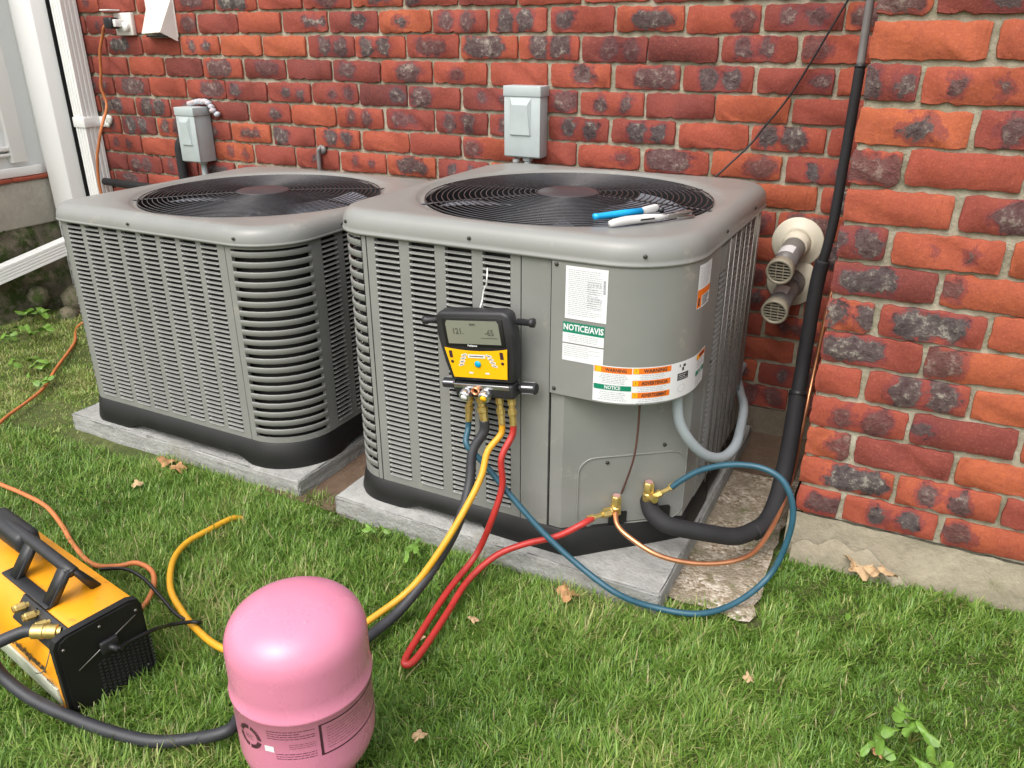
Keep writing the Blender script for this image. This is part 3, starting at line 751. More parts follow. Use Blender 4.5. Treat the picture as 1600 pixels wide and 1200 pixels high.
# black rubber pipe plate behind the valves
b = MB(); prect(b, .12, .165, .130, .160, .0005, .006); prect(b, .235, .275, .130, .165, .0005, .010); b.build_each('pipe_grommet', 'black_plastic', acR)

# --- stickers on the curved cover, built as thin layers
def lrect(mb, P, s0, s1, z0, z1, d, mi=0):
    n = max(1, int((s1-s0)/.01)); v = []; 
    for i in range(n+1):
        t = s0+(s1-s0)*i/n; v += [P.w(t, z0, d), P.w(t, z1, d)]
    mb.add(v, [(i*2, i*2+2, i*2+3, i*2+1) for i in range(n)], False, mi)
def ltext(mb, P, txt, s, z, size, d, bold=.0, mi=0, sx=1.0):
    v, f = text_geo(txt, size, bold); mb.add([P.w(s+p[0]*sx, z+p[1], d) for p in v], f, False, mi)
def lines(mb, P, s0, s1, z0, z1, n, d, mi=0, th=.0011, rr=None, center=False):
    rr = rr or random.Random(int(abs(s0*1000)+z0*999))
    for i in range(n):
        z = z1-(z1-z0)*(i+.5)/n; a = s0; e = s1-(s1-s0)*rr.choice([0, 0, .05, .3, .12]) 
        if center: q = rr.uniform(0, .15)*(s1-s0); a = s0+q; e = s1-q
        while a < e:
            w = rr.uniform(.002, .009); lrect(mb, P, a, min(a+w, e), z-th/2, z+th/2, d, mi); a += w+.0014
D0 = .0083
s_ = lambda x: x-FR
stm = ['paper', 'ink_grey', 'ink_black', 'lab_green', 'lab_orange', 'lab_amber']
b = MB(); x0_, x1_ = s_(-.651), s_(-.557); lrect(b, PR, x0_, x1_, .672, .788, D0)
lines(b, PR, x0_+.006, x1_-.012, .68, .782, 24, D0+.0003, 1, .0012); lines(b, PR, x0_+.05, x1_-.010, .70, .76, 12, D0+.0003, 1, .0014)
lrect(b, PR, x1_-.009, x1_-.004, .735, .765, D0+.0003, 1); b.build('rating_label', stm, cover, label='white printed rating plate')
b = MB(); x0_, x1_ = s_(-.655), s_(-.560); lrect(b, PR, x0_, x1_, .640, .664, D0+.0002, 3); lrect(b, PR, x0_, x1_, .617, .640, D0); lrect(b, PR, x0_, x1_, .575, .614, D0)
ltext(b, PR, 'NOTICE/AVIS', (x0_+x1_)/2, .652, .0195, D0+.0006, .0006, 0, .80)
lines(b, PR, x0_+.008, x1_-.008, .621, .637, 4, D0+.0003, 1, .0011, center=True); lines(b, PR, x0_+.004, x1_-.008, .585, .612, 6, D0+.0003, 1, .0011); b.build('notice_label', stm, cover, label='green and white bilingual notice sticker')
b = MB(); s0w = s_(-.580); s1w = s0w+.318; zt_w, zb_w = .578, .4925
lrect(b, PR, s0w, s1w, zb_w, zt_w, D0)
c1, c2, c3, c4 = s0w, s0w+.082, s0w+.168, s0w+.255
lrect(b, PR, c1+.002, c2-.001, .562, .576, D0+.0003, 4); lrect(b, PR, c1+.004, c1+.017, .5625, .5755, D0+.0005, 5); ltext(b, PR, 'WARNING', c1+.048, .569, .0115, D0+.0007, .0003, 2, .8)
lines(b, PR, c1+.012, c2-.008, .537, .560, 6, D0+.0003, 1, .0013, center=True)
lrect(b, PR, c1+.002, c2-.001, .522, .534, D0+.0003, 3); ltext(b, PR, 'NOTICE', c1+.042, .528, .0115, D0+.0006, .0003, 0, .8)
lines(b, PR, c1+.01, c2-.008, .497, .519, 5, D0+.0003, 1, .0012, center=True)
for i, (tx, q) in enumerate((('WARNING', .569), ('ADVERTENCIA', .5405), ('ADVERTISSEMENT', .512))):
    lrect(b, PR, c2+.001, c3-.001, q-.0065, q+.007, D0+.0003, 4); lrect(b, PR, c2+.002, c2+.013, q-.006, q+.0065, D0+.0005, 5)
    v, f = text_geo('!', .010); b.add([PR.w(c2+.0075+p[0], q+p[1], D0+.0008) for p in v], f, False, 2)
    ltext(b, PR, tx, c2+.049, q, .0112, D0+.0007, .0003, 2, .95 if i == 0 else .78 if i == 1 else .62)
    lines(b, PR, c2+.01, c3-.01, q-.0205, q-.008, 3, D0+.0003, 1, .0011, center=True)
lrect(b, PR, c3+.018, c3+.052, .534, .551, D0+.0003, 2); lines(b, PR, c3+.021, c3+.049, .536, .549, 3, D0+.0005, 0, .0012)
for k in range(14):
    a = PI*2*k/14; lrect(b, PR, c3+.033+.011*math.cos(a)-.001, c3+.033+.011*math.cos(a)+.001, .514+.009*math.sin(a)-.0008, .514+.009*math.sin(a)+.0008, D0+.0003, 1)
lrect(b, PR, c3+.030, c3+.036, .556, .564, D0+.0003, 2); lrect(b, PR, c3+.033, c3+.041, .565, .571, D0+.0003, 2); lrect(b, PR, c3+.022, c3+.025, .566, .572, D0+.0003, 2)
lrect(b, PR, c4, s1w-.002, .561, .575, D0+.0003, 4); lrect(b, PR, c4+.001, c4+.011, .5615, .5745, D0+.0005, 5); ltext(b, PR, 'WARNING', c4+.034, .568, .0108, D0+.0007, .0003, 2, .72)
lines(b, PR, c4+.004, s1w-.006, .541, .559, 4, D0+.0003, 1, .0012)
lrect(b, PR, c4, s1w-.002, .5225, .5345, D0+.0003, 3); ltext(b, PR, 'NOTICE', c4+.03, .5285, .0105, D0+.0006, .0003, 0, .8)
lines(b, PR, c4+.004, s1w-.006, .497, .520, 5, D0+.0003, 1, .0012)
b.build('warning_label', stm, cover, label='wide orange and green warning sticker wrapping the corner')
b = MB(); q0 = AC2-.045; lrect(b, PR, q0, q0+.075, .688, .786, D0); lines(b, PR, q0+.006, q0+.066, .735, .78, 8, D0+.0003, 1)
lrect(b, PR, q0+.001, q0+.074, .716, .731, D0+.0003, 4); lrect(b, PR, q0+.001, q0+.020, .690, .716, D0+.0003, 4); lrect(b, PR, q0+.006, q0+.012, .695, .712, D0+.0005, 2)
lines(b, PR, q0+.024, q0+.070, .692, .714, 5, D0+.0004, 2, .0022); b.build('side_label', stm, cover, label='small orange and white sticker near the right edge')

# --- service valves (parts of the right unit)
def brass_valve(px, py, pz, hdir, big=1.0, label=None):
    vb = MB(); vb.lathe([(.010*big, -.012), (.013*big, -.010), (.013*big, .008), (.009*big, .012)], 8, frame(px, py, pz), smooth=False)
    vb.lathe([(.009*big, .0), (.009*big, .030)], 6, Matrix.Translation((px, py, pz)) @ Vector(hdir).to_track_quat('Z', 'Y').to_matrix().to_4x4(), smooth=False)
    vb.lathe([(.008*big, .0), (.008*big, .05)], 10, Matrix.Translation((px, py, pz)) @ (-pn).to_track_quat('Z', 'Y').to_matrix().to_4x4())
    v_ = vb.build('service_valve', 'brass', acR, autos=40, label=label)
    cb = MB(); cb.lathe([(.012*big, .012), (.0125*big, .036), (.010*big, .039)], 6, frame(px, py, pz), smooth=False, mi=0); cb.lathe([(.009*big, .0385), (.009*big, .0405)], 12, frame(px, py, pz), mi=1)
    cb.build('valve_cap', ['brass', 'brass_pink'], v_, autos=40); return v_
brass_valve(-.535, -.745, .180, (-.75, -.5, -.1), 1.0)
brass_valve(-.474, -.690, .205, (.65, -.5, .15), 1.05)

# ------------------------------------------------------------------ pads
def pad(x0, x1, y0, y1, z1, label, seed):
    bm = bmesh.new(); bmesh.ops.create_cube(bm, size=1)
    for v in bm.verts: v.co = Vector((x0+(v.co.x+.5)*(x1-x0), y0+(v.co.y+.5)*(y1-y0), -.03+(v.co.z+.5)*(z1+.03)))
    bmesh.ops.bevel(bm, geom=bm.edges[:], offset=.006, segments=1, affect='EDGES')
    bmesh.ops.subdivide_edges(bm, edges=bm.edges[:], cuts=10, use_grid_fill=True)
    rr = random.Random(seed)
    for v in bm.verts: v.co += Vector((rr.uniform(-1, 1), rr.uniform(-1, 1), rr.uniform(-1, 1)*.6))*.0022
    bm.verts.index_update(); b = MB(); b.add([v.co[:] for v in bm.verts], [[v.index for v in f.verts] for f in bm.faces], True); bm.free()
    o = b.build('concrete_pad', 'pad', autos=40); tag(o, label, 'concrete pad', 'concrete pads under the air conditioners'); return o
pad(-2.445, -1.455, -.84, .12, .0605, 'pale concrete pad under the left air conditioner', 3)
pad(-1.315, -.379, -.856, .12, .0605, 'pale concrete pad under the right air conditioner, blue hose crossing its corner', 4)

# ------------------------------------------------------------------ wall fixtures
def elec(x0, x1, yf, z0, z1, label, seed):
    r_ = thing('disconnect_box', ((x0+x1)/2, YW, z0), label, 'electrical box', 'grey electrical disconnect boxes')
    b = MB(); b.box((x0+.003, yf+.006, z0), (x1-.003, YW-.001, z1-.006), .003); b.build('housing', 'galv_box', r_)
    b = MB(); w, h = x1-x0, z1-z0
    b.box((x0, yf, z0+.004), (x1, yf+.007, z1-.03), .002)
    # raised pressed field
    i0, i1, j0, j1 = x0+.16*w, x1-.24*w, z0+.32*h, z1-.16*h
    v = [(i0, yf, j0), (i1, yf, j0), (i1, yf, j1), (i0, yf, j1), (i0+.004, yf-.006, j0+.002), (i1-.004, yf-.006, j0+.002), (i1-.012, yf-.009, j1-.022), (i0+.012, yf-.009, j1-.022)]
    b.add(v, [(4, 5, 6, 7), (0, 1, 5, 4), (1, 2, 6, 5), (2, 3, 7, 6), (3, 0, 4, 7)], False); b.build('door', 'galv_box', r_)
    b = MB(); b.prism([(x0-.002, z1-.032), (x1+.002, z1-.032), (x1+.002, z1), (x0-.002, z1)], yf-.003, YW-.001, bev=.002); b.build('top_cap', 'galv_box', r_)
    b = MB(); yc = YW-.035; b.tube([(x0+.55*w, yc, z0+.003), (x0+.55*w, yc, z0-.16)], .012, 12); b.lathe([(.017, 0), (.017, -.012)], 8, frame(x0+.55*w, yc, z0+.001), smooth=False); b.build('conduit_stub', 'galv_box', r_)
    return r_
eL = elec(-2.766, -2.6643, .0711, .7539, .9679, 'small grey electrical box above left unit, weathered putty on its top', 1)
b = MB(); rr = random.Random(5)
for i in range(12): 
    t = i/11; b.lathe([(.001, -.012), (.013, -.005), (.014, .004), (.003, .011)], 9, frame(-2.7553+.14*t, .1502-.01*rr.random(), .9753+.012*math.sin(PI*t)-.035*max(0, t-.7)/.3, rr.random()*3, rr.uniform(-.5, .5), rr.uniform(-.5, .5)))
b.build('putty_seal', 'putty', eL)
eR = elec(-1.2787, -1.1492, .0967, .8609, 1.0834, 'larger grey electrical box on brick above the right unit', 2)
b = MB(); b.lathe([(.0, -.001), (.012, 0), (.012, .012), (.0, .014)], 12, frame(-1.2519, .131, .8395)); b.build('padlock_tab', 'wire_white', eR)
# black elbow conduit left of left box
b = MB(); b.tube(cr([(-2.8409, .131, .5559), (-2.8409, .131, .7485), (-2.8376, .1331, .8074), (-2.8194, .1502, .8395), (-2.8141, .1845, .8448)]), .021, 14); o = b.build('black_conduit', 'foam'); tag(o, 'thick black insulated pipe elbow entering brick left of small box', 'pipe')
b = MB(); b.tube(cr([(-2.1133, .1502, .6629), (-2.1133, .1502, .802), (-2.1079, .1524, .8341), (-2.1026, .1845, .8469)]), .008, 10); b.lathe([(.017, -.002), (.015, .006)], 12, frame(-2.0972, .1588, .8298, 0, 0, PI/2)); o = b.build('grey_pipe_stub', 'pipe_grey'); tag(o, 'thin dark pipe stub entering brick between the two boxes', 'pipe')
b = MB(); b.tube([(-3.3384, .1149, .6255), (-2.782, .1096, .6201), (-2.14, .1096, .6148)], .016, 10); o = b.build('line_cover', 'foam'); tag(o, 'horizontal dark insulated line along wall behind left unit', 'pipe')

dv = thing('dryer_vent', (-2.8676, .1631, 1.1979), 'off-white plastic vent hood with wedge cover at top left', 'vent hood')
b = MB(); b.box((-2.9372, .1567, 1.2247), (-2.7788, .1631, 1.3712), .002); b.build('back_plate', 'hood', dv)
b = MB(); A = [(-2.9125, .1524, 1.3605), (-2.782, .1524, 1.3648), (-2.7981, .0882, 1.2439), (-2.9339, .1149, 1.2386), (-2.782, .1545, 1.2107), (-2.9532, .1588, 1.2364)]
b.add(A, [(0, 3, 2, 1), (1, 2, 4), (0, 5, 3)], False); b.add([(x+.001, y+.003, z-.001) for x, y, z in A], [(1, 2, 3, 0), (4, 2, 1), (3, 5, 0)], False); b.build('hood', 'hood', dv)
b = MB(); b.box((-2.9211, .1256, 1.2257), (-2.8088, .1545, 1.2321)); b.build('flap', 'black_plastic', dv)

ol = thing('outdoor_outlet', (-3.0602, .1631, 1.2407), 'white outdoor outlet box with flip lids beside the downspout', 'outlet')
b = MB(); b.box((-3.1191, .1438, 1.2321), (-3.0174, .1631, 1.3177), .004); b.build('cover_plate', 'hood', ol)
b = MB(); b.lathe([(.018, 0), (.019, .012), (.016, .018)], 18, frame(-3.0474, .1438, 1.2642, 0, 0, PI/2)); b.build('socket_ring', 'wire_white', ol)
b = MB(); b.box((-3.1405, .0989, 1.3242), (-3.0816, .1502, 1.3295), .002); b.build('flip_lid', 'wire_white', ol)

def vent(zc, y1, label, extra=False):
    r_ = thing('vent_pipe', (-.324, YW, zc), label, 'vent pipe', 'capped plastic vent pipes with round flanges')
    M0 = frame(-.324, YW, zc, 0, 0, PI/2); M = frame(-.324, YW-.02, zc, -.05, 0, PI/2+.20)
    b = MB(); b.lathe([(.075, 0), (.075, .003), (.071, .006), (.052, .008), (.048, .014), (.042, .014)], 48, M0); b.build('flange', 'almond', r_)
    b = MB(); b.lathe([(.040, -.01), (.040, .012), (.037, .020), (.037, .028), (.034, .03)], 32, M); b.build('collar', 'almond' if not extra else 'pipe_grey', r_)
    b = MB(); b.lathe([(.0325, -.01), (.0325, y1-.022)], 32, M); p_ = b.build('pipe', 'pipe_grey', r_)
    b = MB(); nn = 14; v = []
    for i in range(nn+1):
        a = -.95+1.5*i/nn; v += [tuple(M @ Vector((.0329*math.sin(a), .0329*math.cos(a), q))) for q in (.085, .128)]
    b.add(v, [(2*i, 2*i+2, 2*i+3, 2*i+1) for i in range(nn)], True); b.build('pipe_label', 'paper', p_)
    b = MB(); b.lathe([(.0335, y1-.03), (.037, y1-.028), (.038, y1), (.036, y1+.002), (.031, y1+.002), (.030, y1-.006)], 36, M, cap=False); cap = b.build('end_cap', 'cap_rim', r_)
    b = MB(); b.lathe([(.0, y1-.018), (.031, y1-.018)], 24, M, mi=1, cap=False)
    for i in range(6):
        h = -.0225+.009*i; w = math.sqrt(max(0, .030**2-h*h)); b.box((-w, h-.0012, y1-.006), (w, h+.0012, y1-.001), M=M)
    for h in (-.010, .010): w = math.sqrt(.030**2-h*h); b.box((h-.0012, -w, y1-.0055), (h+.0012, w, y1-.002), M=M)
    b.build('vent_grate', ['cap_rim', 'gap'], cap)
vent(.663, .20, 'upper grey vent pipe with cream round flange on brick wall')
vent(.543, .195, 'lower grey vent pipe, its flange tucked under the upper one', True)

# ------------------------------------------------------------------ pipes, cables
def run(name, pts, r, mat, label, cat, n=12, sub=8, group=None):
    b = MB(); b.tube(cr(pts, sub), r, n); o = b.build(name, mat); return tag(o, label, cat, group)
ls = thing('insulated_line', (-.21, -.3, 0), 'thick black foam insulated refrigerant line curving up between brick walls', 'pipe')
low = [(-.480, -.668, .188), (-.462, -.700, .176), (-.440, -.716, .168), (-.405, -.72, .158), (-.333, -.68, .138), (-.267, -.622, .112), (-.228, -.555, .108)]
b = MB(); b.tube(cr(low, 8), .0215, 16); b.build('lower_sleeve', 'foam', ls)
b = MB(); b.tube(cr([(-.235, -.575, .106), (-.212, -.52, .115), (-.204, -.45, .145), (-.206, -.37, .190), (-.213, -.27, .245), (-.224, -.17, .318)], 8), .0228, 16); b.build('middle_sleeve', 'foam', ls)
b = MB(); b.tube(cr([(-.223, -.175, .31), (-.226, -.13, .40), (-.226, -.10, .605), (-.220, -.095, .68)], 8), .0192, 16); b.build('riser_sleeve', 'foam', ls)
b = MB(); b.tube(cr([(-.221, -.095, .67), (-.210, -.09, .778), (-.208, -.08, .955), (-.207, -.07, 1.165)], 8), .0128, 14); b.build('upper_sleeve', 'foam', ls)
b = MB(); b.tube(cr([(-.207, -.07, 1.16), (-.209, -.06, 1.307), (-.209, -.06, 1.9)], 6), .0100, 12); b.build('top_sleeve', 'pipe_grey', ls)
b = MB()
for p, q, r_ in (((-.223, -.175, .315), (-.224, -.168, .328),   .0240), ((-.2065, -.0705, 1.157), (-.2065, -.070, 1.165), .0138)): b.tube([p, q], r_, 16)
b.build_each('tape_band', 'gauge_black', ls)
run('copper_tube', [(-.53, -.76, .180), (-.515, -.785, .165), (-.477, -.80, .150), (-.405, -.80, .124), (-.324, -.76, .103), (-.248, -.70, .098), (-.209, -.62, .104), (-.186, -.45, .150), (-.192, -.25, .238), (-.197, -.12, .340), (-.190, -.08, .549), (-.18, -.04, .7)], .0062, 'copper', 'bare copper tube looping from front valve to the black line', 'copper tube', 10)
run('flexible_conduit', [(-.43, -.672, .50), (-.427, -.68, .475), (-.416, -.68, .413), (-.389, -.66, .357), (-.358, -.62, .311), (-.332, -.56, .285), (-.321, -.48, .280), (-.330, -.38, .281), (-.350, -.25, .287), (-.39, -.1, .262), (-.43, .05, .25), (-.44, .18, .245)], .0125, 'conduit', 'smooth grey electrical conduit looping round unit corner to the wall', 'conduit', 14)
run('thermostat_wire', [(-.495, -.74, .492), (-.497, -.735, .388), (-.503, -.735, .32), (-.526, -.72, .234), (-.546, -.705, .175)], .0026, 'wire_brown', 'thin brown wire hanging from access cover down the service panel', 'wire', 6)
run('black_wire', [(-.2033, .1502, 1.4761), (-.2825, .1417, 1.3145), (-.3895, .1438, 1.0909), (-.4601, .1395, .9839), (-.4922, .131, .9358), (-.5832, .0989, .8341), (-.642, .0989, .7699)], .0032, 'cable_black', 'thin black wire slanting across brick wall above the vent pipes', 'wire', 6)
run('cable_hook', [(-.842, -.815, .757), (-.836, -.826, .752), (-.834, -.832, .738), (-.838, -.828, .722), (-.846, -.826, .708), (-.848, -.83, .685), (-.846, -.85, .665)], .0018, 'wire_white', 'bent white wire hook holding the gauge set on the louvers', 'hook', 6)

ec = thing('extension_cord', (-3.0709, .1096, .5559), 'orange extension cord hanging from outlet and running across the lawn', 'extension cord')
b = MB(); b.tube(cr([(-3.103, .1042, 1.2782), (-3.1351, .1042, 1.2642), (-3.1726, .1203, 1.2354), (-3.2164, .1256, 1.1712), (-3.2421, .131, 1.0909), (-3.2614, .131, 1.0267), (-3.2475, .131, .9529), (-3.21, .0561, .8683), (-3.2314, .04, .7913), (-3.2496, .0347, .7346), (-3.2689, .0347, .6094), (-3.2421, .0347, .4489), (-3.05, -.05, .3), (-3.15, -.10, .12), (-3.257, -.213, .05), (-3.085, -.364, .045), (-2.925, -.559, .035), (-2.80, -.70, .03), (-2.74, -.80, .03), (-2.657, -.961, .028), (-2.5, -1.12, .025), (-2.36, -1.2, .03), (-2.259, -1.213, .034), (-2.132, -1.219, .036), (-2.012, -1.233, .036), (-1.887, -1.275, .036), (-1.80, -1.31, .03), (-1.68, -1.345, .03), (-1.584, -1.345, .055), (-1.545, -1.318, .06), (-1.498, -1.315, .05), (-1.462, -1.342, .04), (-1.445, -1.372, .03), (-1.44, -1.40, .02)], 8), .0062, 8); b.build('cord', 'cord_orange', ec)
b = MB(); b.box((-3.1191, .0882, 1.2568), (-3.0688, .131, 1.2996), .008); b.build('plug', 'cable_black', ec)
b = MB(); b.box((-3.073, .0967, 1.2642), (-3.0549, .1417, 1.2921), .003); b.build('plug_face', 'wire_white', ec)

# ------------------------------------------------------------------ gauge manifold
GA = R(-7.5); GM = frame(-.838, -.852, .592, 0, GA, R(4)) @ Matrix.Scale(1.06, 4)
gm = thing('gauge_manifold', (-.838, -.86, .47), 'black and yellow digital manifold gauge hanging on right unit louvers', 'gauge')
def G(v): return GM @ Vector(v)
bodyp = [(-.078, .080), (.078, .080), (.092, .072), (.097, .03), (.090, -.035), (.080, -.080), (-.080, -.080), (-.090, -.035), (-.097, .03), (-.092, .072)]
b = MB(); b.prism([(x*.96, z*1.0) for x, z in bodyp], -.025, .010, GM, bev=.006); b.build('body', 'gauge_black', gm)
b = MB(); b.prism([(-.067, .069), (.067, .069), (.073, .064), (.0725, .004), (-.0725, .004), (-.073, .064)], -.0275, -.02, GM, bev=.001); b.build('screen_bezel', 'black_plastic', gm)
b = MB(); b.prism([(-.060, .062), (.060, .062), (.064, .055), (.064, .010), (-.064, .010), (-.064, .055)], -.0285, -.026, GM); sc = b.build('screen', 'lcd', gm)
b = MB()
for t_, x_, z_, sz in (('121.', -.036, .038, .019), ('-65', .040, .036, .019), ('R410A', .002, .054, .006)):
    v, f = text_geo(t_, sz, .0003); b = MB(); b.add([tuple(G((x_+p[0]*.85, -.0290, z_+p[1]))) for p in v], f); b.build('screen_digits', 'lcd_ink', sc)
b = MB()
b.add([tuple(G((x, -.0289, z))) for x, z in ((.018, .024), (.058, .024), (.058, .0252), (.018, .0252))], [(0, 1, 2, 3)])
b.build('screen_bar', 'lcd_ink', sc)
# yellow face with a curved top edge
b = MB(); n = 14
def yf(u, v):
    w = .0765-.011*v; x = (u*2-1)*w; z = (-.001+.0065*(abs(2*u-1)**2)-.004)*(1-v)+(-.068)*v
    p = G((x, -.0295, z)); return tuple(p)
b.grid(yf, n, 4, flip=True, smooth=False); fp = b.build('face_plate', 'gauge_yellow', gm)
b = MB()
def gbox(mb, x, z, w, h, y=-.0302, rot=0, mi=0):
    c, s2 = math.cos(rot), math.sin(rot)
    mb.add([tuple(G((x+dx*c-dz*s2, y, z+dx*s2+dz*c))) for dx, dz in ((-w/2, -h/2), (w/2, -h/2), (w/2, h/2), (-w/2, h/2))], [(0, 1, 2, 3)], False, mi)
gbox(b, .0, -.017, .042, .008, mi=1); gbox(b, .0, -.017, .034, .002, -.0305, mi=0)
for i in range(4):
    for sg in (-1, 1): a = sg*(.35+.1*i); gbox(b, sg*(.030+.0035*i), -.015-.0075*i, .014, .0048, rot=-a*.9*0-sg*.25, mi=1); gbox(b, sg*(.030+.0035*i), -.015-.0075*i, .009, .0014, -.0305, rot=-sg*.25)
gbox(b, -.063, -.014, .008, .016); gbox(b, .061, -.014, .008, .016); gbox(b, -.020, -.056, .010, .004, mi=1); gbox(b, .020, -.056, .010, .004, mi=1)
for x in (-.0625, .0605): 
    for k in range(1): b.lathe([(.0035, 0), (.0035, .0006)], 10, GM @ frame(x, -.0300, -.031, 0, 0, PI/2))
b.build('face_print', ['ink', 'paper'], fp)
v, f = text_geo('Fieldpiece', .0058, .0002); b = MB(); b.add([tuple(G((-.006+p[0], -.0292, .0065+p[1]))) for p in v], f); b.build('brand_print', 'paper', gm)
b = MB(); b.lathe([(.0075, 0), (.0075, .002), (.005, .0035), (0, .004)], 20, GM @ frame(0, -.0297, -.035, 0, 0, PI/2)); b.build('select_button', 'teal', gm)
b = MB(); b.tube([G((-.095, .0, .052)), G((-.126, .0, .0505)), G((-.128, .0, .0504)), G((-.137, 0, .050))], lambda t: .0075 if t < .5 else .010, 12); b.build('side_peg', 'gauge_black', gm); b = MB(); b.tube([G((.095, .0, .052)), G((.122, .0, .0505)), G((.124, .0, .0504)), G((.132, 0, .050))], lambda t: .0075 if t < .5 else .0105, 12); b.build('side_peg', 'gauge_black', gm)
b = MB(); b.box((-.072, -.028, -.116), (.072, .008, -.084), .004, M=GM); mf = b.build('manifold_block', 'gauge_black', gm)
b = MB(); b.box((-.071, -.0305, -.094), (.066, -.027, -.084), .001, M=GM); b.build('block_plate', 'chrome', mf)
for sg in (-1, 1):
    b = MB(); M2 = GM @ frame(sg*.072, 0, -.099, 0, sg*PI/2); b.lathe([(.008, 0), (.008, .01)], 12, M2)
    b.lathe([(.0125, .010), (.0135, .014), (.0135, .040), (.0115, .043), (0, .0435)], 10, M2, smooth=False); b.build('side_valve_knob', 'gauge_black' if sg < 0 else 'gauge_black', mf)
    b = MB()
    for k in range(5): a = 2*PI*k/5; b.box((-.0015, .0125, .013), (.0015, .0142, .040), M=M2 @ Matrix.Rotation(a, 4, 'Z'))
    b.build_each('knob_rib', 'chrome', mf)
for x, mt, lab in ((-.040, 'wire_white', 'silver faced front knob'), (.008, 'gauge_yellow', 'yellow faced front knob')):
    b = MB(); M2 = GM @ frame(x, -.028, -.104, 0, 0, PI/2+.25); b.lathe([(.013, 0), (.014, .006), (.014, .016), (.011, .019)], 12, M2, smooth=False); b.lathe([(.0075, .019), (.007, .021)], 12, M2, mi=1); b.build('front_knob', ['chrome', mt], mf, label=lab)
b = MB(); M2 = GM @ frame(-.014, -.028, -.096, 0, 0, PI/2); b.lathe([(.008, 0), (.0095, .012), (.0065, .012), (.006, .004)], 16, M2, cap=False); b.build('sight_ring', 'copper', mf)
# brass ports with hose couplings
ports = ((-.046, -.130, -.10), (-.022, -.128, .06), (.026, -.128, .02), (.056, -.122, .0))
for i, (x, z, tilt) in enumerate(ports):
    a = G((x, -.008, -.108)); c = G((x+tilt*.1, -.020, -.175)); d = (c-a)
    Mq = Matrix.Translation(a) @ d.to_track_quat('Z', 'Y').to_matrix().to_4x4(); L_ = d.length; k = 1.25 if i == 1 else 1
    b = MB(); b.lathe([(.0065*k, 0), (.0065*k, .012), (.010*k, .014), (.010*k, .028), (.0075*k, .030), (.0075*k, .038), (.0105*k, .040), (.0105*k, .052), (.0085*k, .054), (.0085*k, L_+.006)], 8, Mq, smooth=False)
    b.build('port_fitting', 'brass', gm, autos=30)

def on(x, y, z): return (x, y, z)
def below(g, dz, dy=.004): return (g[0], g[1]-dy, g[2]-dz)
G1, G2, G3, G4 = [tuple(G((x+t*.1, -.020, -.175))) for x, z, t in ports]
pass
run('yellow_hose', [G3, below(G3, .03), (-.803, -.895, .345), (-.803, -.925, .298), (-.810, -.97, .252), (-.836, -1.045, .170), (-.880, -1.11, .085), (-.925, -1.19, .045), (-.97, -1.30, .03), (-1.05, -1.40, .035), (-1.156, -1.425, .04), (-1.256, -1.404, .036), (-1.335, -1.374, .034), (-1.422, -1.329, .036), (-1.500, -1.253, .036), (-1.536, -1.179, .034), (-1.535, -1.102, .030), (-1.53, -1.03, .024), (-1.52, -1.0, .01)], .0078, 'hose_yellow', 'yellow charging hose looping over the grass behind the pink tank', 'hose', 10)
run('red_hose', [G4, below(G4, .03), (-.768, -.893, .335), (-.763, -.90, .265), (-.778, -.925, .184), (-.812, -.945, .085), (-.829, -1.046, .045), (-.815, -1.194, .03), (-.803, -1.262, .028), (-.792, -1.277, .028), (-.783, -1.258, .028), (-.786, -1.20, .03), (-.797, -1.10, .035), (-.803, -1.0, .05), (-.77, -.925, .083), (-.713, -.885, .110), (-.638, -.862, .142), (-.590, -.835, .172), (-.572, -.800, .178)], .0078, 'hose_red', 'red hose from gauge folding on the grass up to front valve', 'hose', 10)
run('blue_hose', [G1, below(G1, .025), (-.862, -.890, .345), (-.821, -.88, .3), (-.753, -.88, .234), (-.663, -.885, .16), (-.575, -.89, .105), (-.474, -.90, .065), (-.394, -.875, .036), (-.293, -.846, .032), (-.224, -.775, .038), (-.171, -.70, .078), (-.146, -.677, .165), (-.144, -.667, .248), (-.174, -.657, .308), (-.227, -.652, .328), (-.298, -.650, .317), (-.362, -.655, .288), (-.402, -.665, .256), (-.423, -.672, .234)], .0072, 'hose_blue', 'dark blue hose curling in a wide loop beside right concrete pad', 'hose', 10)
for nm, pts in (('red', [(-.574, -.802, .178), (-.560, -.785, .180), (-.548, -.768, .179)]), ('blue', [(-.426, -.668, .231), (-.440, -.680, .222), (-.455, -.688, .212)])):
    b = MB(); b.tube(cr(pts, 6), .0055, 8); a_, c_ = Vector(pts[0]), Vector(pts[1]); b.tube([a_-(c_-a_)*.5, a_+(c_-a_)*.2], .0088, 6); a_, c_ = Vector(pts[1]), Vector(pts[2]); b.tube([a_+(c_-a_)*.3, c_+(c_-a_)*.4], .0098, 6)
    o = b.build('hose_coupling', 'brass', autos=30); tag(o, 'brass coupling joining %s hose to the service valve' % nm, 'coupling')

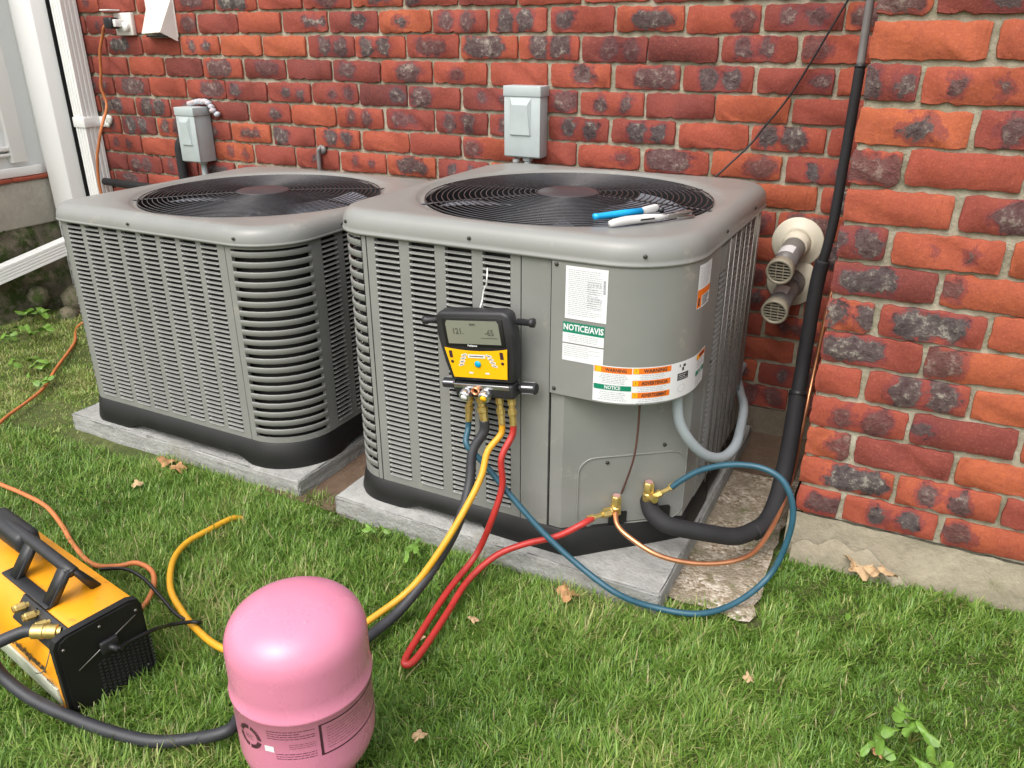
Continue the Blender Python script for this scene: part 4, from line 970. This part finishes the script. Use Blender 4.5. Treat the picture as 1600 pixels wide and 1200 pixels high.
# ------------------------------------------------------------------ pink refrigerant tank
TX, TY = -.785, -1.572
tk = thing('refrigerant_tank', (TX, TY, .02), 'pink upside-down refrigerant cylinder standing in the grass', 'tank')
RT = .1135
prof = [(.0, .404)]+[(RT*math.sin(a)**.70, .334+.070*max(0, math.cos(a))**.86) for a in np.linspace(.03, PI/2, 24)]
prof += [(RT, .29), (RT+.0002, .266), (RT+.0030, .2625), (RT+.0030, .2585), (RT+.0002, .255), (RT, .19), (RT, .15)]+[(RT*math.cos(a)**.75, .15-.085*math.sin(a)) for a in np.linspace(.1, 1.45, 10)]+[(.0, .062)]
prof = prof[::-1]
b = MB(); b.lathe(prof, 64, frame(TX, TY, 0), cap=False); body = b.build('cylinder', 'pink', tk)
b = MB(); b.lathe([(.065, .005), (.070, .008), (.072, .085)], 32, frame(TX, TY, 0), cap=False); b.lathe([(.068, .085), (.067, .008)], 32, frame(TX, TY, 0), cap=False); b.build('collar', 'pink', tk)
b = MB(); b.lathe([(.012, .055), (.012, .02), (.018, .018), (.018, .01)], 12, frame(TX, TY, 0)); b.build('valve', 'brass', tk)
def T(a, z, d=.0007): r_ = RT+d; z = .184+(z-.128)*.74; return (TX+r_*math.cos(a), TY+r_*math.sin(a), z)
ca = math.atan2(-2.33-TY, 0-TX)          # side that faces the lawn
def tq(mb, a0, a1, z0, z1, mi=0):
    n = max(1, int(abs(a1-a0)/.08)); v = []
    for i in range(n+1): a = a0+(a1-a0)*i/n; v += [T(a, z0), T(a, z1)]
    mb.add(v, [(i*2, i*2+2, i*2+3, i*2+1) for i in range(n)], False, mi)
b = MB(); c0 = ca+.12
tq(b, c0, c0+.035, .128, .214); tq(b, c0, c0+1.35, .2105, .214); tq(b, c0, c0+1.35, .128, .1315); tq(b, c0+1.35, c0+1.36, .128, .214)
rr = random.Random(9)
def tlines(a0, a1, z0, z1, n, th=.0009):
    for i in range(n):
        z = z1-(z1-z0)*(i+.5)/n; a = a0; e = a1-(a1-a0)*rr.choice([0, 0, .3])
        while a < e: w = rr.uniform(.02, .08); tq(b, a, min(a+w, e), z-th/2, z+th/2); a += w+.012
tlines(c0+.10, c0+1.25, .140, .203, 8); tlines(ca-.60, ca+.06, .186, .212, 4, .0016); tlines(ca-.3, ca+.06, .160, .176, 3); tlines(ca-.5, ca+.06, .130, .150, 3, .0016)
for r0_, r1_ in ((.016, .024),):
    for k in range(36):
        if k % 9 == 8: continue
        a0, a1 = 2*PI*k/36, 2*PI*(k+.75)/36; cc = ca-.92
        b.add([T(cc+rq*math.cos(aq)/RT, .172+rq*1.3*math.sin(aq)) for rq, aq in ((r0_, a0), (r1_, a0), (r1_, a1), (r0_, a1))], [(0, 1, 2, 3)])
tlines(ca-1.0, ca-.84, .165, .178, 4); b.build('printing', 'ink', body)
b = MB(); tq(b, ca-.66, ca-.52, .150, .166); b.build('paper_sticker', 'paper', body)
b = MB()
for a, r_ in ((ca+.3, .05), (ca+2.2, .06), (ca+3.9, .06), (ca-1.4, .06)): b.lathe([(.009, 0), (.007, .002), (0, .003)], 12, frame(TX+r_*math.cos(a), TY+r_*math.sin(a), .394 if r_ > .055 else .398))
b.build_each('dimple', 'pink', body)

# ------------------------------------------------------------------ recovery machine
ang = R(-9.5); MO = (-1.301, -1.678, .0)
MM = Matrix.Translation(MO) @ Matrix.Rotation(ang, 4, 'Z')      # local: -x runs back left, +y runs away along black face
mc = thing('recovery_machine', MO, 'orange refrigerant recovery machine with black handle at lower left', 'machine')
MLN, MW, MH = .46, .172, .192
sec = [(0, .025), (.006, .0), (MW-.006, .0), (MW, .012), (MW, MH-.022), (MW-.006, MH-.006), (MW-.022, MH), (.052, MH), (.044, MH-.004), (.006, MH-.05), (-.002, .11), (-.003, .06)]
def ext(mb, poly, x0, x1, M, bev=0, mi=0):   # polygon in (y,z) extruded along x
    Q = M @ Matrix.Rotation(PI/2, 4, 'Z')
    mb.prism(poly, -x1, -x0, Q, bev=bev, mi=mi)
def ext2(mb, poly, x0, x1, M, mi=0, smooth=False):
    n = len(poly); v = [(x0, y, z) for y, z in poly]+[(x1, y, z) for y, z in poly]
    f = [(i, (i+1) % n, n+(i+1) % n, n+i) for i in range(n)]+[tuple(range(n))[::-1], tuple(n+i for i in range(n))]
    mb.add(v, f, smooth, mi, M)
b = MB(); ext2(b, sec, -MLN, -.012, MM); sh = b.build('shell', 'machine_yellow', mc, autos=38)
secE = [(0, .02), (.006, .0), (MW-.006, .0), (MW, .012), (MW, MH-.022), (MW-.006, MH-.006), (MW-.022, MH), (.022, MH), (.007, MH-.006), (.0, MH-.02)]
secF = [(MW/2+(y-MW/2)*1.02, .003+(z)*1.008) for y, z in secE]
b = MB(); ext2(b, secF, -.014, .002, MM)
b.build('end_frame', 'black_plastic', mc, autos=38)
b = MB(); secI = [(MW/2+(y-MW/2)*.93, .006+MH*.03+z*.94) for y, z in secE]; ext2(b, secI, .0, .006, MM)
b.build('fan_panel', 'black_plastic', mc)
b = MB()
for i in range(12):
    for j in range(10):
        y, z = .065+.0095*i, .018+.0085*j+(.004 if i % 2 else 0)
        if z < .10: b.box((.0055, y, z), (.0085, y+.006, z+.0045), M=MM)
b.build('fan_grate', 'gauge_black', mc, kind='stuff')
b = MB(); b.box((.006, .075, .118), (.016, .110, .145), .003, M=MM); b.tube([MM @ Vector((.010, .09, .13)), MM @ Vector((.03, .10, .125))], .006, 8); b.build('power_inlet', 'gauge_black', mc)
b = MB(); b.tube([MM @ Vector((.008, .03, .11)), MM @ Vector((.008, .155, .162))], .0012, 6); b.build('grate_bar', 'steel', mc)
# port recess on the front side
b = MB(); b.box((-.20, -.026, -.003), (-.018, .026, .004), .003, M=MM @ frame(0, .026, .168, 0, 0, R(51))); b.build('port_panel', 'gauge_black', mc)
for i, x in enumerate((-.036, -.082, -.127, -.170)):
    Mx = MM @ frame(x, .034, .180, -.15 if i else -.80, 0, PI/2-.1); b = MB()
    b.lathe([(.0065, 0), (.0065, .006), (.0088, .007), (.0088, .024), (.007, .026), (.007, .030), (.005, .030), (.005, .024)] if i else [(.010, 0), (.010, .006), (.0135, .008), (.0140, .024), (.0125, .026), (.0125, .030), (.0138, .032), (.0138, .052), (.0120, .054)], 8 if i else 16, Mx, smooth=False, cap=False); b.build('brass_port', 'brass', mc, autos=30)
b = MB()
Q = [Vector((-.03, .01, .172)), Vector((-.035, -.012, .12)), Vector((-.085, -.014, .085))]; b.tube(cr([MM @ q for q in Q], 5), .0012, 5); b.build('cap_tether', 'steel', mc)
# front plate with print
b = MB(); b.box((-.45, -.0085, .030), (-.02, -.0035, .075), .001, M=MM @ Matrix.Translation((0, .006, 0)) @ Matrix.Rotation(R(4), 4, 'X')); plt_ = b.build('name_plate', 'plate', mc)
b = MB(); v, f = text_geo('Fieldpiece', .036, .0010, 'LEFT')
b.add([tuple(MM @ Vector((-.205+p[0], -.0040+.0, .100+p[1]*.9))) for p in v], f, False, 0)
v, f = text_geo('MR45', .013, .0003, 'LEFT'); b.add([tuple(MM @ Vector((-.055+p[0], -.0075, .082+p[1]))) for p in v], f, False, 0); b.build('lettering', 'ink_black', mc)
b = MB(); b.box((-.03, -.012, .0), (-.004, .006, .028), .002, M=MM); b.build('corner_foot', 'machine_yellow', mc)
# handle
hz = MH
b = MB(); b.box((-.30, .040, hz-.001), (-.105, .066, hz+.005), .002, M=MM); hd = b.build('handle_base', 'gauge_black', mc)
def mp(*p): return MM @ Vector(p)
b = MB(); b.tube(cr([mp(-.42, .098, hz+.066), mp(-.33, .098, hz+.070), mp(-.22, .097, hz+.071), mp(-.12, .098, hz+.066), mp(-.095, .102, hz+.058)], 6), .0120, 12); b.build('handle_grip', 'gauge_black', mc)
def slant(mb, x0, x1, y0, y1, z0, X0, X1, Y0, Y1, Z1):      # a tapered strut between two rectangles
    v = [mp(x0, y0, z0), mp(x1, y0, z0), mp(x1, y1, z0), mp(x0, y1, z0), mp(X0, Y0, Z1), mp(X1, Y0, Z1), mp(X1, Y1, Z1), mp(X0, Y1, Z1)]
    bm = bmesh.new(); q = [bm.verts.new(p) for p in v]
    for f in ((3, 2, 1, 0), (4, 5, 6, 7), (0, 1, 5, 4), (1, 2, 6, 5), (2, 3, 7, 6), (3, 0, 4, 7)): bm.faces.new([q[k] for k in f])
    bmesh.ops.bevel(bm, geom=bm.edges[:], offset=.0025, segments=2, affect='EDGES'); bm.verts.index_update()
    mb.add([p.co[:] for p in bm.verts], [[p.index for p in f.verts] for f in bm.faces], True); bm.free()
for x in (-.120, -.262):
    b = MB(); slant(b, x-.016, x+.016, .042, .062, hz-.002, x-.004, x+.030, .086, .104, hz+.070); b.build('handle_leg', 'gauge_black', mc)
for x in (-.112, -.285):
    b = MB(); slant(b, x-.022, x+.016, .128, .150, hz-.002, x-.018, x+.022, .096, .110, hz+.064); b.build('handle_wing', 'gauge_black', mc)
b = MB(); b.box((-.44, .075, hz+.030), (-.275, .125, hz+.080), .014, M=MM); b.build('handle_end', 'gauge_black', mc)
b = MB()
for y_, z_ in ((.014, .17), (.158, .17), (.014, .03), (.158, .03), (.085, .178)): b.lathe([(.0035, 0), (.003, .0015), (0, .002)], 8, MM @ frame(.006, y_, z_, 0, PI/2))
b.build_each('screw', 'steel', mc)
b = MB(); b.lathe([(.004, 0), (.003, .002), (0, .0025)], 8, MM @ frame(-.125, .03, hz)); b.build('screw', 'screw', mc)
PT = MM @ frame(-.036, .034, .180, -.80, 0, PI/2-.1)
run('black_hose', [G2, below(G2, .03), (-.848, -.888, .330), (-.838, -.925, .258), (-.828, -1.0, .195), (-.852, -1.06, .118), (-.880, -1.13, .06), (-.900, -1.20, .035), (-.93, -1.33, .03), (-.985, -1.46, .035), (-.99, -1.53, .045), (-.974, -1.586, .05), (-1.032, -1.624, .035), (-1.093, -1.659, .033), (-1.172, -1.679, .034), (-1.262, -1.694, .040), (-1.365, -1.706, .052), (-1.435, -1.711, .080), (-1.458, -1.713, .118), (-1.448, -1.716, .152), (-1.420, -1.716, .174), tuple(PT @ Vector((0, 0, .068))), tuple(PT @ Vector((0, 0, .045)))], .0118, 'hose_black', 'thick black hose from gauge past pink tank to orange machine', 'hose', 12)
run('power_cable', [tuple(mp(.03, .10, .125)), (-1.262, -1.556, .118), (-1.262, -1.50, .105), (-1.283, -1.448, .07), (-1.27, -1.41, .055), (-1.257, -1.397, .05), (-1.262, -1.388, .04), (-1.285, -1.392, .036), (-1.33, -1.392, .04), (-1.40, -1.375, .055), (-1.47, -1.36, .07), (-1.53, -1.36, .075), (-1.60, -1.375, .06)], .0042, 'cable_black', 'thin black power cable looping from end of orange machine', 'cable', 8)

# ------------------------------------------------------------------ hand tools on the right lid
ZT = .8522
def tool(pts, w, name, label, m1, m2):
    a, c = Vector(pts[0]), Vector(pts[1]); d = (c-a); L_ = d.length; an = math.atan2(d.y, d.x)
    M = Matrix.Translation((a.x, a.y, ZT)) @ Matrix.Rotation(an, 4, 'Z'); r_ = thing(name, (a.x, a.y, ZT), label, 'hand tool')
    return r_, M, L_
r_, M, L_ = tool(((-.652, -.668), (-.535, -.50)), .01, 'ratchet_wrench', 'slim blue handled tool with white jaw on the right lid', 0, 0)
b = MB(); b.tube([M @ Vector(p) for p in ((0, 0, .0095), (.01, 0, .0095), (.07, 0, .0095), (.13, 0, .0095))], lambda t: .0055+.004*math.sin(PI*min(1, t*2.2+.15)) if t < .4 else .0085, 12); b.build('handle', 'tool_blue', r_)
b = MB(); b.prism([(.125, .003), (.165, .004), (.178, .012), (.172, .022), (.150, .020), (.125, .016)], -.006, .006, M, bev=.002); b.build('jaw', 'tool_white', r_)
b = MB(); b.lathe([(.006, 0), (.006, .014)], 10, M @ frame(.178, .0, .010, 0, 0, PI/2)); b.build('cutter_wheel', 'wire_black', r_)
r_, M, L_ = tool(((-.592, -.700), (-.50, -.57)), .01, 'utility_knife', 'white handled folding tool with metal head lying beside blue one', 0, 0)
b = MB(); b.tube([M @ Vector(p) for p in ((-.012, 0, .007), (.0, 0, .008), (.03, 0, .010), (.08, 0, .010), (.12, 0, .009), (.14, 0, .008))], lambda t: .0045+.0055*math.sin(PI*min(1, .12+t*.9)), 12); h_ = b.build('handle', 'tool_white', r_)
b = MB(); b.box((.062, -.0104, .008), (.1, -.009, .0115), .0005, M=M); b.build('slot', 'gap', h_)
b = MB(); b.box((.14, -.004, .002), (.195, .004, .014), .002, M=M); b.box((.165, -.008, .001), (.215, .008, .005), .001, M=M); b.box((.165, -.008, .012), (.208, .008, .016), .001, M=M); b.build('metal_head', 'steel', r_)

# ------------------------------------------------------------------ dry leaves and weeds
def leaf_mesh(kind, seed, size):
    rr = random.Random(seed); b = MB(); n = 26; v = [(0, 0, .004)]
    for i in range(n):
        a = 2*PI*i/n
        if kind == 'oak': r_ = size*(.55+.38*abs(math.cos(2.5*a+.3))**1.5+rr.uniform(-.06, .06))*(1 if abs(a-PI) > .3 else .9)
        else: r_ = size*(.35+.65*abs(math.cos(a))**1.6)*(1+rr.uniform(-.04, .04))
        v.append((r_*math.cos(a), r_*math.sin(a)*(.8 if kind == 'oak' else .62), .25*size*math.sin(2*a+seed)+rr.uniform(-.05, .05)*size))
    for i in range(n):
        p = v[1+i]; v.append((p[0]*.5, p[1]*.5, p[2]*.3+.004+.06*size*rr.uniform(-1, 1)))
    f = [(0, 1+n+i, 1+n+(i+1) % n) for i in range(n)]+[(1+n+i, 1+i, 1+(i+1) % n, 1+n+(i+1) % n) for i in range(n)]
    b.add(v, f, True); return b
LV = [(-1.90, -1.03, .022, 'pale_leaf', 'small pale dry leaf on grass in front of the left pad'),
      (-1.94, -.885, .040, 'dry_leaf', 'curled brown leaf against front edge of the left pad'),
      (-1.88, -.90, .030, 'dry_leaf', 'smaller brown leaf touching the left pad edge'),
      (-.585, -.905, .040, 'dry_leaf', 'large reddish brown leaf poking from under the right pad'),
      (-.74, -1.089, .017, 'pale_leaf', 'small pale leaf on the grass right of the red hose'),
      (-.148, -.994, .016, 'pale_leaf', 'tiny pale dry leaf on lawn right of the blue hose'),
      (-.81, -1.19, .012, 'pale_leaf', 'tiny pale leaf chip on grass near red hose fold'),
      (.10, -1.07, .016, 'dry_leaf', 'small dark dry leaf in the lawn at lower right'),
      (-.665, -1.42, .018, 'pale_leaf', 'pale leaf on grass just right of the pink tank')]
for i, (x, y, s2, m_, lab) in enumerate(LV):
    b = leaf_mesh('oak', i+3, s2); M = frame(x, y, gz(x, y)+(.03 if y < -.95 else .028), i*1.7, .35*math.sin(i*2), .3*math.cos(i))
    b.v = [tuple(M @ Vector(p)) for p in b.v]; o = b.build('dry_leaf', m_); tag(o, lab, 'leaf', 'dry fallen leaves on the lawn')
pile = [(.022, -.522, .040), (.050, -.526, .036), (-.008, -.518, .034), (.072, -.536, .030)]
for i, (x, y, s2) in enumerate(pile):
    b = leaf_mesh('oak', i+31, s2); M = frame(x, y, gz(x, y)+.032+.006*i, i*2.1, .5*math.sin(i*2.5), .6*math.cos(i*1.3))
    b.v = [tuple(M @ Vector(p)) for p in b.v]; o = b.build('dry_leaf', 'pale_leaf')
    tag(o, ['biggest tan leaf of the small heap against the right wall footing', 'tan leaf lying across the heap by the right footing', 'tan leaf at left end of heap by the right footing', 'tan leaf at right end of heap by the right footing'][i], 'leaf', 'tan leaves heaped by the footing')
def weed(x, y, n, size, label, seed, spread=.04):
    rr = random.Random(seed); z0 = gz(x, y); r_ = thing('broadleaf_weed', (x, y, z0), label, 'plant', 'broadleaf weeds in the grass')
    st_ = MB()
    for i in range(n):
        a = rr.uniform(0, 2*PI); d = spread*rr.uniform(.3, 1); h = rr.uniform(.035, .06); c = (x+d*math.cos(a), y+d*math.sin(a), z0+h)
        st_.tube(cr([(x, y, z0), (x+d*.4*math.cos(a), y+d*.4*math.sin(a), z0+h*.7), c], 3), .0012, 5)
        b = leaf_mesh('oval', seed*10+i, size*rr.uniform(.7, 1.1)); M = frame(*c, a, rr.uniform(-.3, .5), rr.uniform(-.4, .4)); b.v = [tuple(M @ Vector(p)) for p in b.v]; b.build('leaf', 'leaf', r_)
    st_.build('stem', 'stem', r_)
weed(.10, -1.055, 6, .030, 'light green broadleaf weed near the bottom right corner', 1, .03)
weed(.155, -.995, 8, .026, 'upright lighter green weed at right, above the bottom corner one', 2, .03)
weed(.19, -1.09, 4, .027, 'broadleaf weed at the very bottom right of lawn', 12, .03)
weed(.01, -.72, 1, .020, 'single bright oval leaf in lawn below the right footing', 3, .005)
weed(-1.003, -.945, 4, .026, 'round leaved weed in front of right pad, left of yellow hose', 4, .05)
weed(-1.12, -.93, 3, .020, 'small round leaved weed near right pad left corner', 5, .04)
weed(-.86, -1.02, 3, .018, 'small weed between the black and red hoses', 6, .03)
weed(-3.0, -.62, 6, .040, 'large leafy weed at far left edge of the lawn', 7, .09)
weed(-2.85, -.72, 5, .032, 'leafy weed near orange cord at the left edge', 8, .07)
weed(-3.25, -.42, 7, .035, 'dark leafy weed below the white downspout extension', 9, .10)
weed(-3.45, -.25, 7, .04, 'leafy weed at foot of the mossy rubble foundation', 10, .10)
weed(-3.35, -.55, 6, .035, 'leafy weed at left edge under the downspout mouth', 11, .10)

# ------------------------------------------------------------------ grass
def grass():
    rs = np.random.RandomState(4)
    def inside(x, y):
        ok = np.ones(len(x), bool)
        ok &= ~((x > -2.455) & (x < -1.448) & (y > -.848))
        ok &= ~((x > -1.322) & (x < -.372) & (y > -.864))
        ok &= ~((x > -1.45) & (x < -1.32) & (y > -.80))
        ok &= ~((x > -.40) & (x < -.182+.02*np.sin(y*31)+.01*np.sin(y*77)) & (y > -.79+.02*np.sin(x*40)))
        ok &= ~((x > -.20) & (y > -.500))
        ok &= ~(((x-TX)**2+(y-TY)**2) < .07**2)
        ok &= ~((x < -3.55) & (y > -2.3)) ; ok &= ~((x > -3.45) & (y > -.05)); ok &= y < .12
        # machine footprint
        c, s2 = math.cos(-ang), math.sin(-ang); lx = (x-MO[0])*c-(y-MO[1])*s2; ly = (x-MO[0])*s2+(y-MO[1])*c
        ok &= ~((lx > -.47) & (lx < .0) & (ly > .0) & (ly < .19))
        return ok
    zones = [(-2.0, .95, -1.95, -.49, 84000), (-3.6, -2.0, -2.0, -.9, 34000), (-3.6, -2.4, -.95, -.05, 42000), (.95, 2.2, -2.2, -.6, 5000), (-2.6, 2.2, -3.4, -1.95, 4500)]
    X = []; Y = []
    for x0, x1, y0, y1, den in zones:
        n = int((x1-x0)*(y1-y0)*den); X.append(rs.uniform(x0, x1, n)); Y.append(rs.uniform(y0, y1, n))
    X = np.concatenate(X); Y = np.concatenate(Y); k = inside(X, Y); X = X[k]; Y = Y[k]; n = len(X)
    def sn(x, y, a, b_, c): return np.sin(a*x+b_*y+c)
    fld = .5*sn(X, Y, 5.1, 3.3, .4)+.35*sn(X, Y, -4.2, 9.7, 1.7)+.3*sn(X, Y, 13.1, -7.3, 2.2)+.25*sn(X, Y, 23, 19, .3)
    dirf = 2.2*sn(X, Y, 3.7, 2.1, 0)+1.8*sn(X, Y, -7.3, 8.1, 1)+2.0*sn(X, Y, 19, 14, 2)+1.8*sn(X, Y, 43, -37, .5)
    th = dirf+rs.normal(0, 1.25, n)
    left = X < -2.35
    thin = rs.random(n) < np.where(left & (fld < -.1), .5, 0); 
    L = rs.gamma(9, .0040, n)*(1+.3*fld); L = np.clip(L, .014, .085); L = np.where(left & (Y > -.95), L*.6, L); L = np.where(Y > -.9, L*.8, L)
    Wd = rs.uniform(.0008, .0016, n)*(1+.5*(rs.random(n) < .06))
    lean = np.clip(rs.beta(2.2, 1.3, n), .1, .985)
    tint = np.clip(.47+.15*fld+rs.normal(0, .18, n), 0, .88)
    dry = rs.random(n) < np.where(fld > .55, .12, .035); tint = np.where(dry, rs.uniform(.88, 1, n), tint)
    tint = np.where(left & (Y > -.9), np.clip(tint+.2, 0, .9), tint)
    Zg = np.array([gz(a, b_) for a, b_ in zip(X, Y)])
    dx, dy = np.cos(th), np.sin(th); px, py = -dy, dx
    V = np.zeros((n, 7, 3)); ts = (0, .35, .7, 1.0)
    bend = lean
    for i, t in enumerate(ts):
        hor = L*bend*(t**1.5); ver = L*np.sqrt(np.clip(1-bend**2, .02, 1))*(t-.28*bend*t*t)*.92
        cx_ = X+dx*hor; cy_ = Y+dy*hor; cz_ = Zg-.003+ver
        w = Wd*(1, .95, .7, 0)[i]
        if i < 3:
            V[:, 2*i] = np.stack([cx_-px*w, cy_-py*w, cz_], 1); V[:, 2*i+1] = np.stack([cx_+px*w, cy_+py*w, cz_], 1)
        else: V[:, 6] = np.stack([cx_, cy_, cz_], 1)
    kk = ~thin; V = V[kk]; tint = tint[kk]; n = len(V)
    base = np.arange(n)*7
    q1 = np.stack([base, base+1, base+3, base+2], 1); q2 = np.stack([base+2, base+3, base+5, base+4], 1); t3 = np.stack([base+4, base+5, base+6], 1)
    loops = np.concatenate([q1, q2], 0).ravel(); loops = np.concatenate([loops, t3.ravel()])
    starts = np.concatenate([np.arange(2*n)*4, 2*n*4+np.arange(n)*3]); tot = np.concatenate([np.full(2*n, 4), np.full(n, 3)])
    me = bpy.data.meshes.new('grass'); me.vertices.add(n*7); me.vertices.foreach_set('co', V.reshape(-1).astype(np.float32))
    me.loops.add(len(loops)); me.loops.foreach_set('vertex_index', loops.astype(np.int32))
    me.polygons.add(3*n); me.polygons.foreach_set('loop_start', starts.astype(np.int32)); me.polygons.foreach_set('loop_total', tot.astype(np.int32))
    me.polygons.foreach_set('use_smooth', np.ones(3*n, bool))
    at = me.attributes.new('tint', 'FLOAT', 'POINT'); at.data.foreach_set('value', np.repeat(tint, 7).astype(np.float32))
    me.update(calc_edges=True); me.materials.append(MT['grass'])
    o = bpy.data.objects.new('grass', me); S.collection.objects.link(o); tag(o, 'thick unevenly lying green lawn grass around the pads', 'grass'); o['kind'] = 'stuff'
    print('blades', n)
grass()
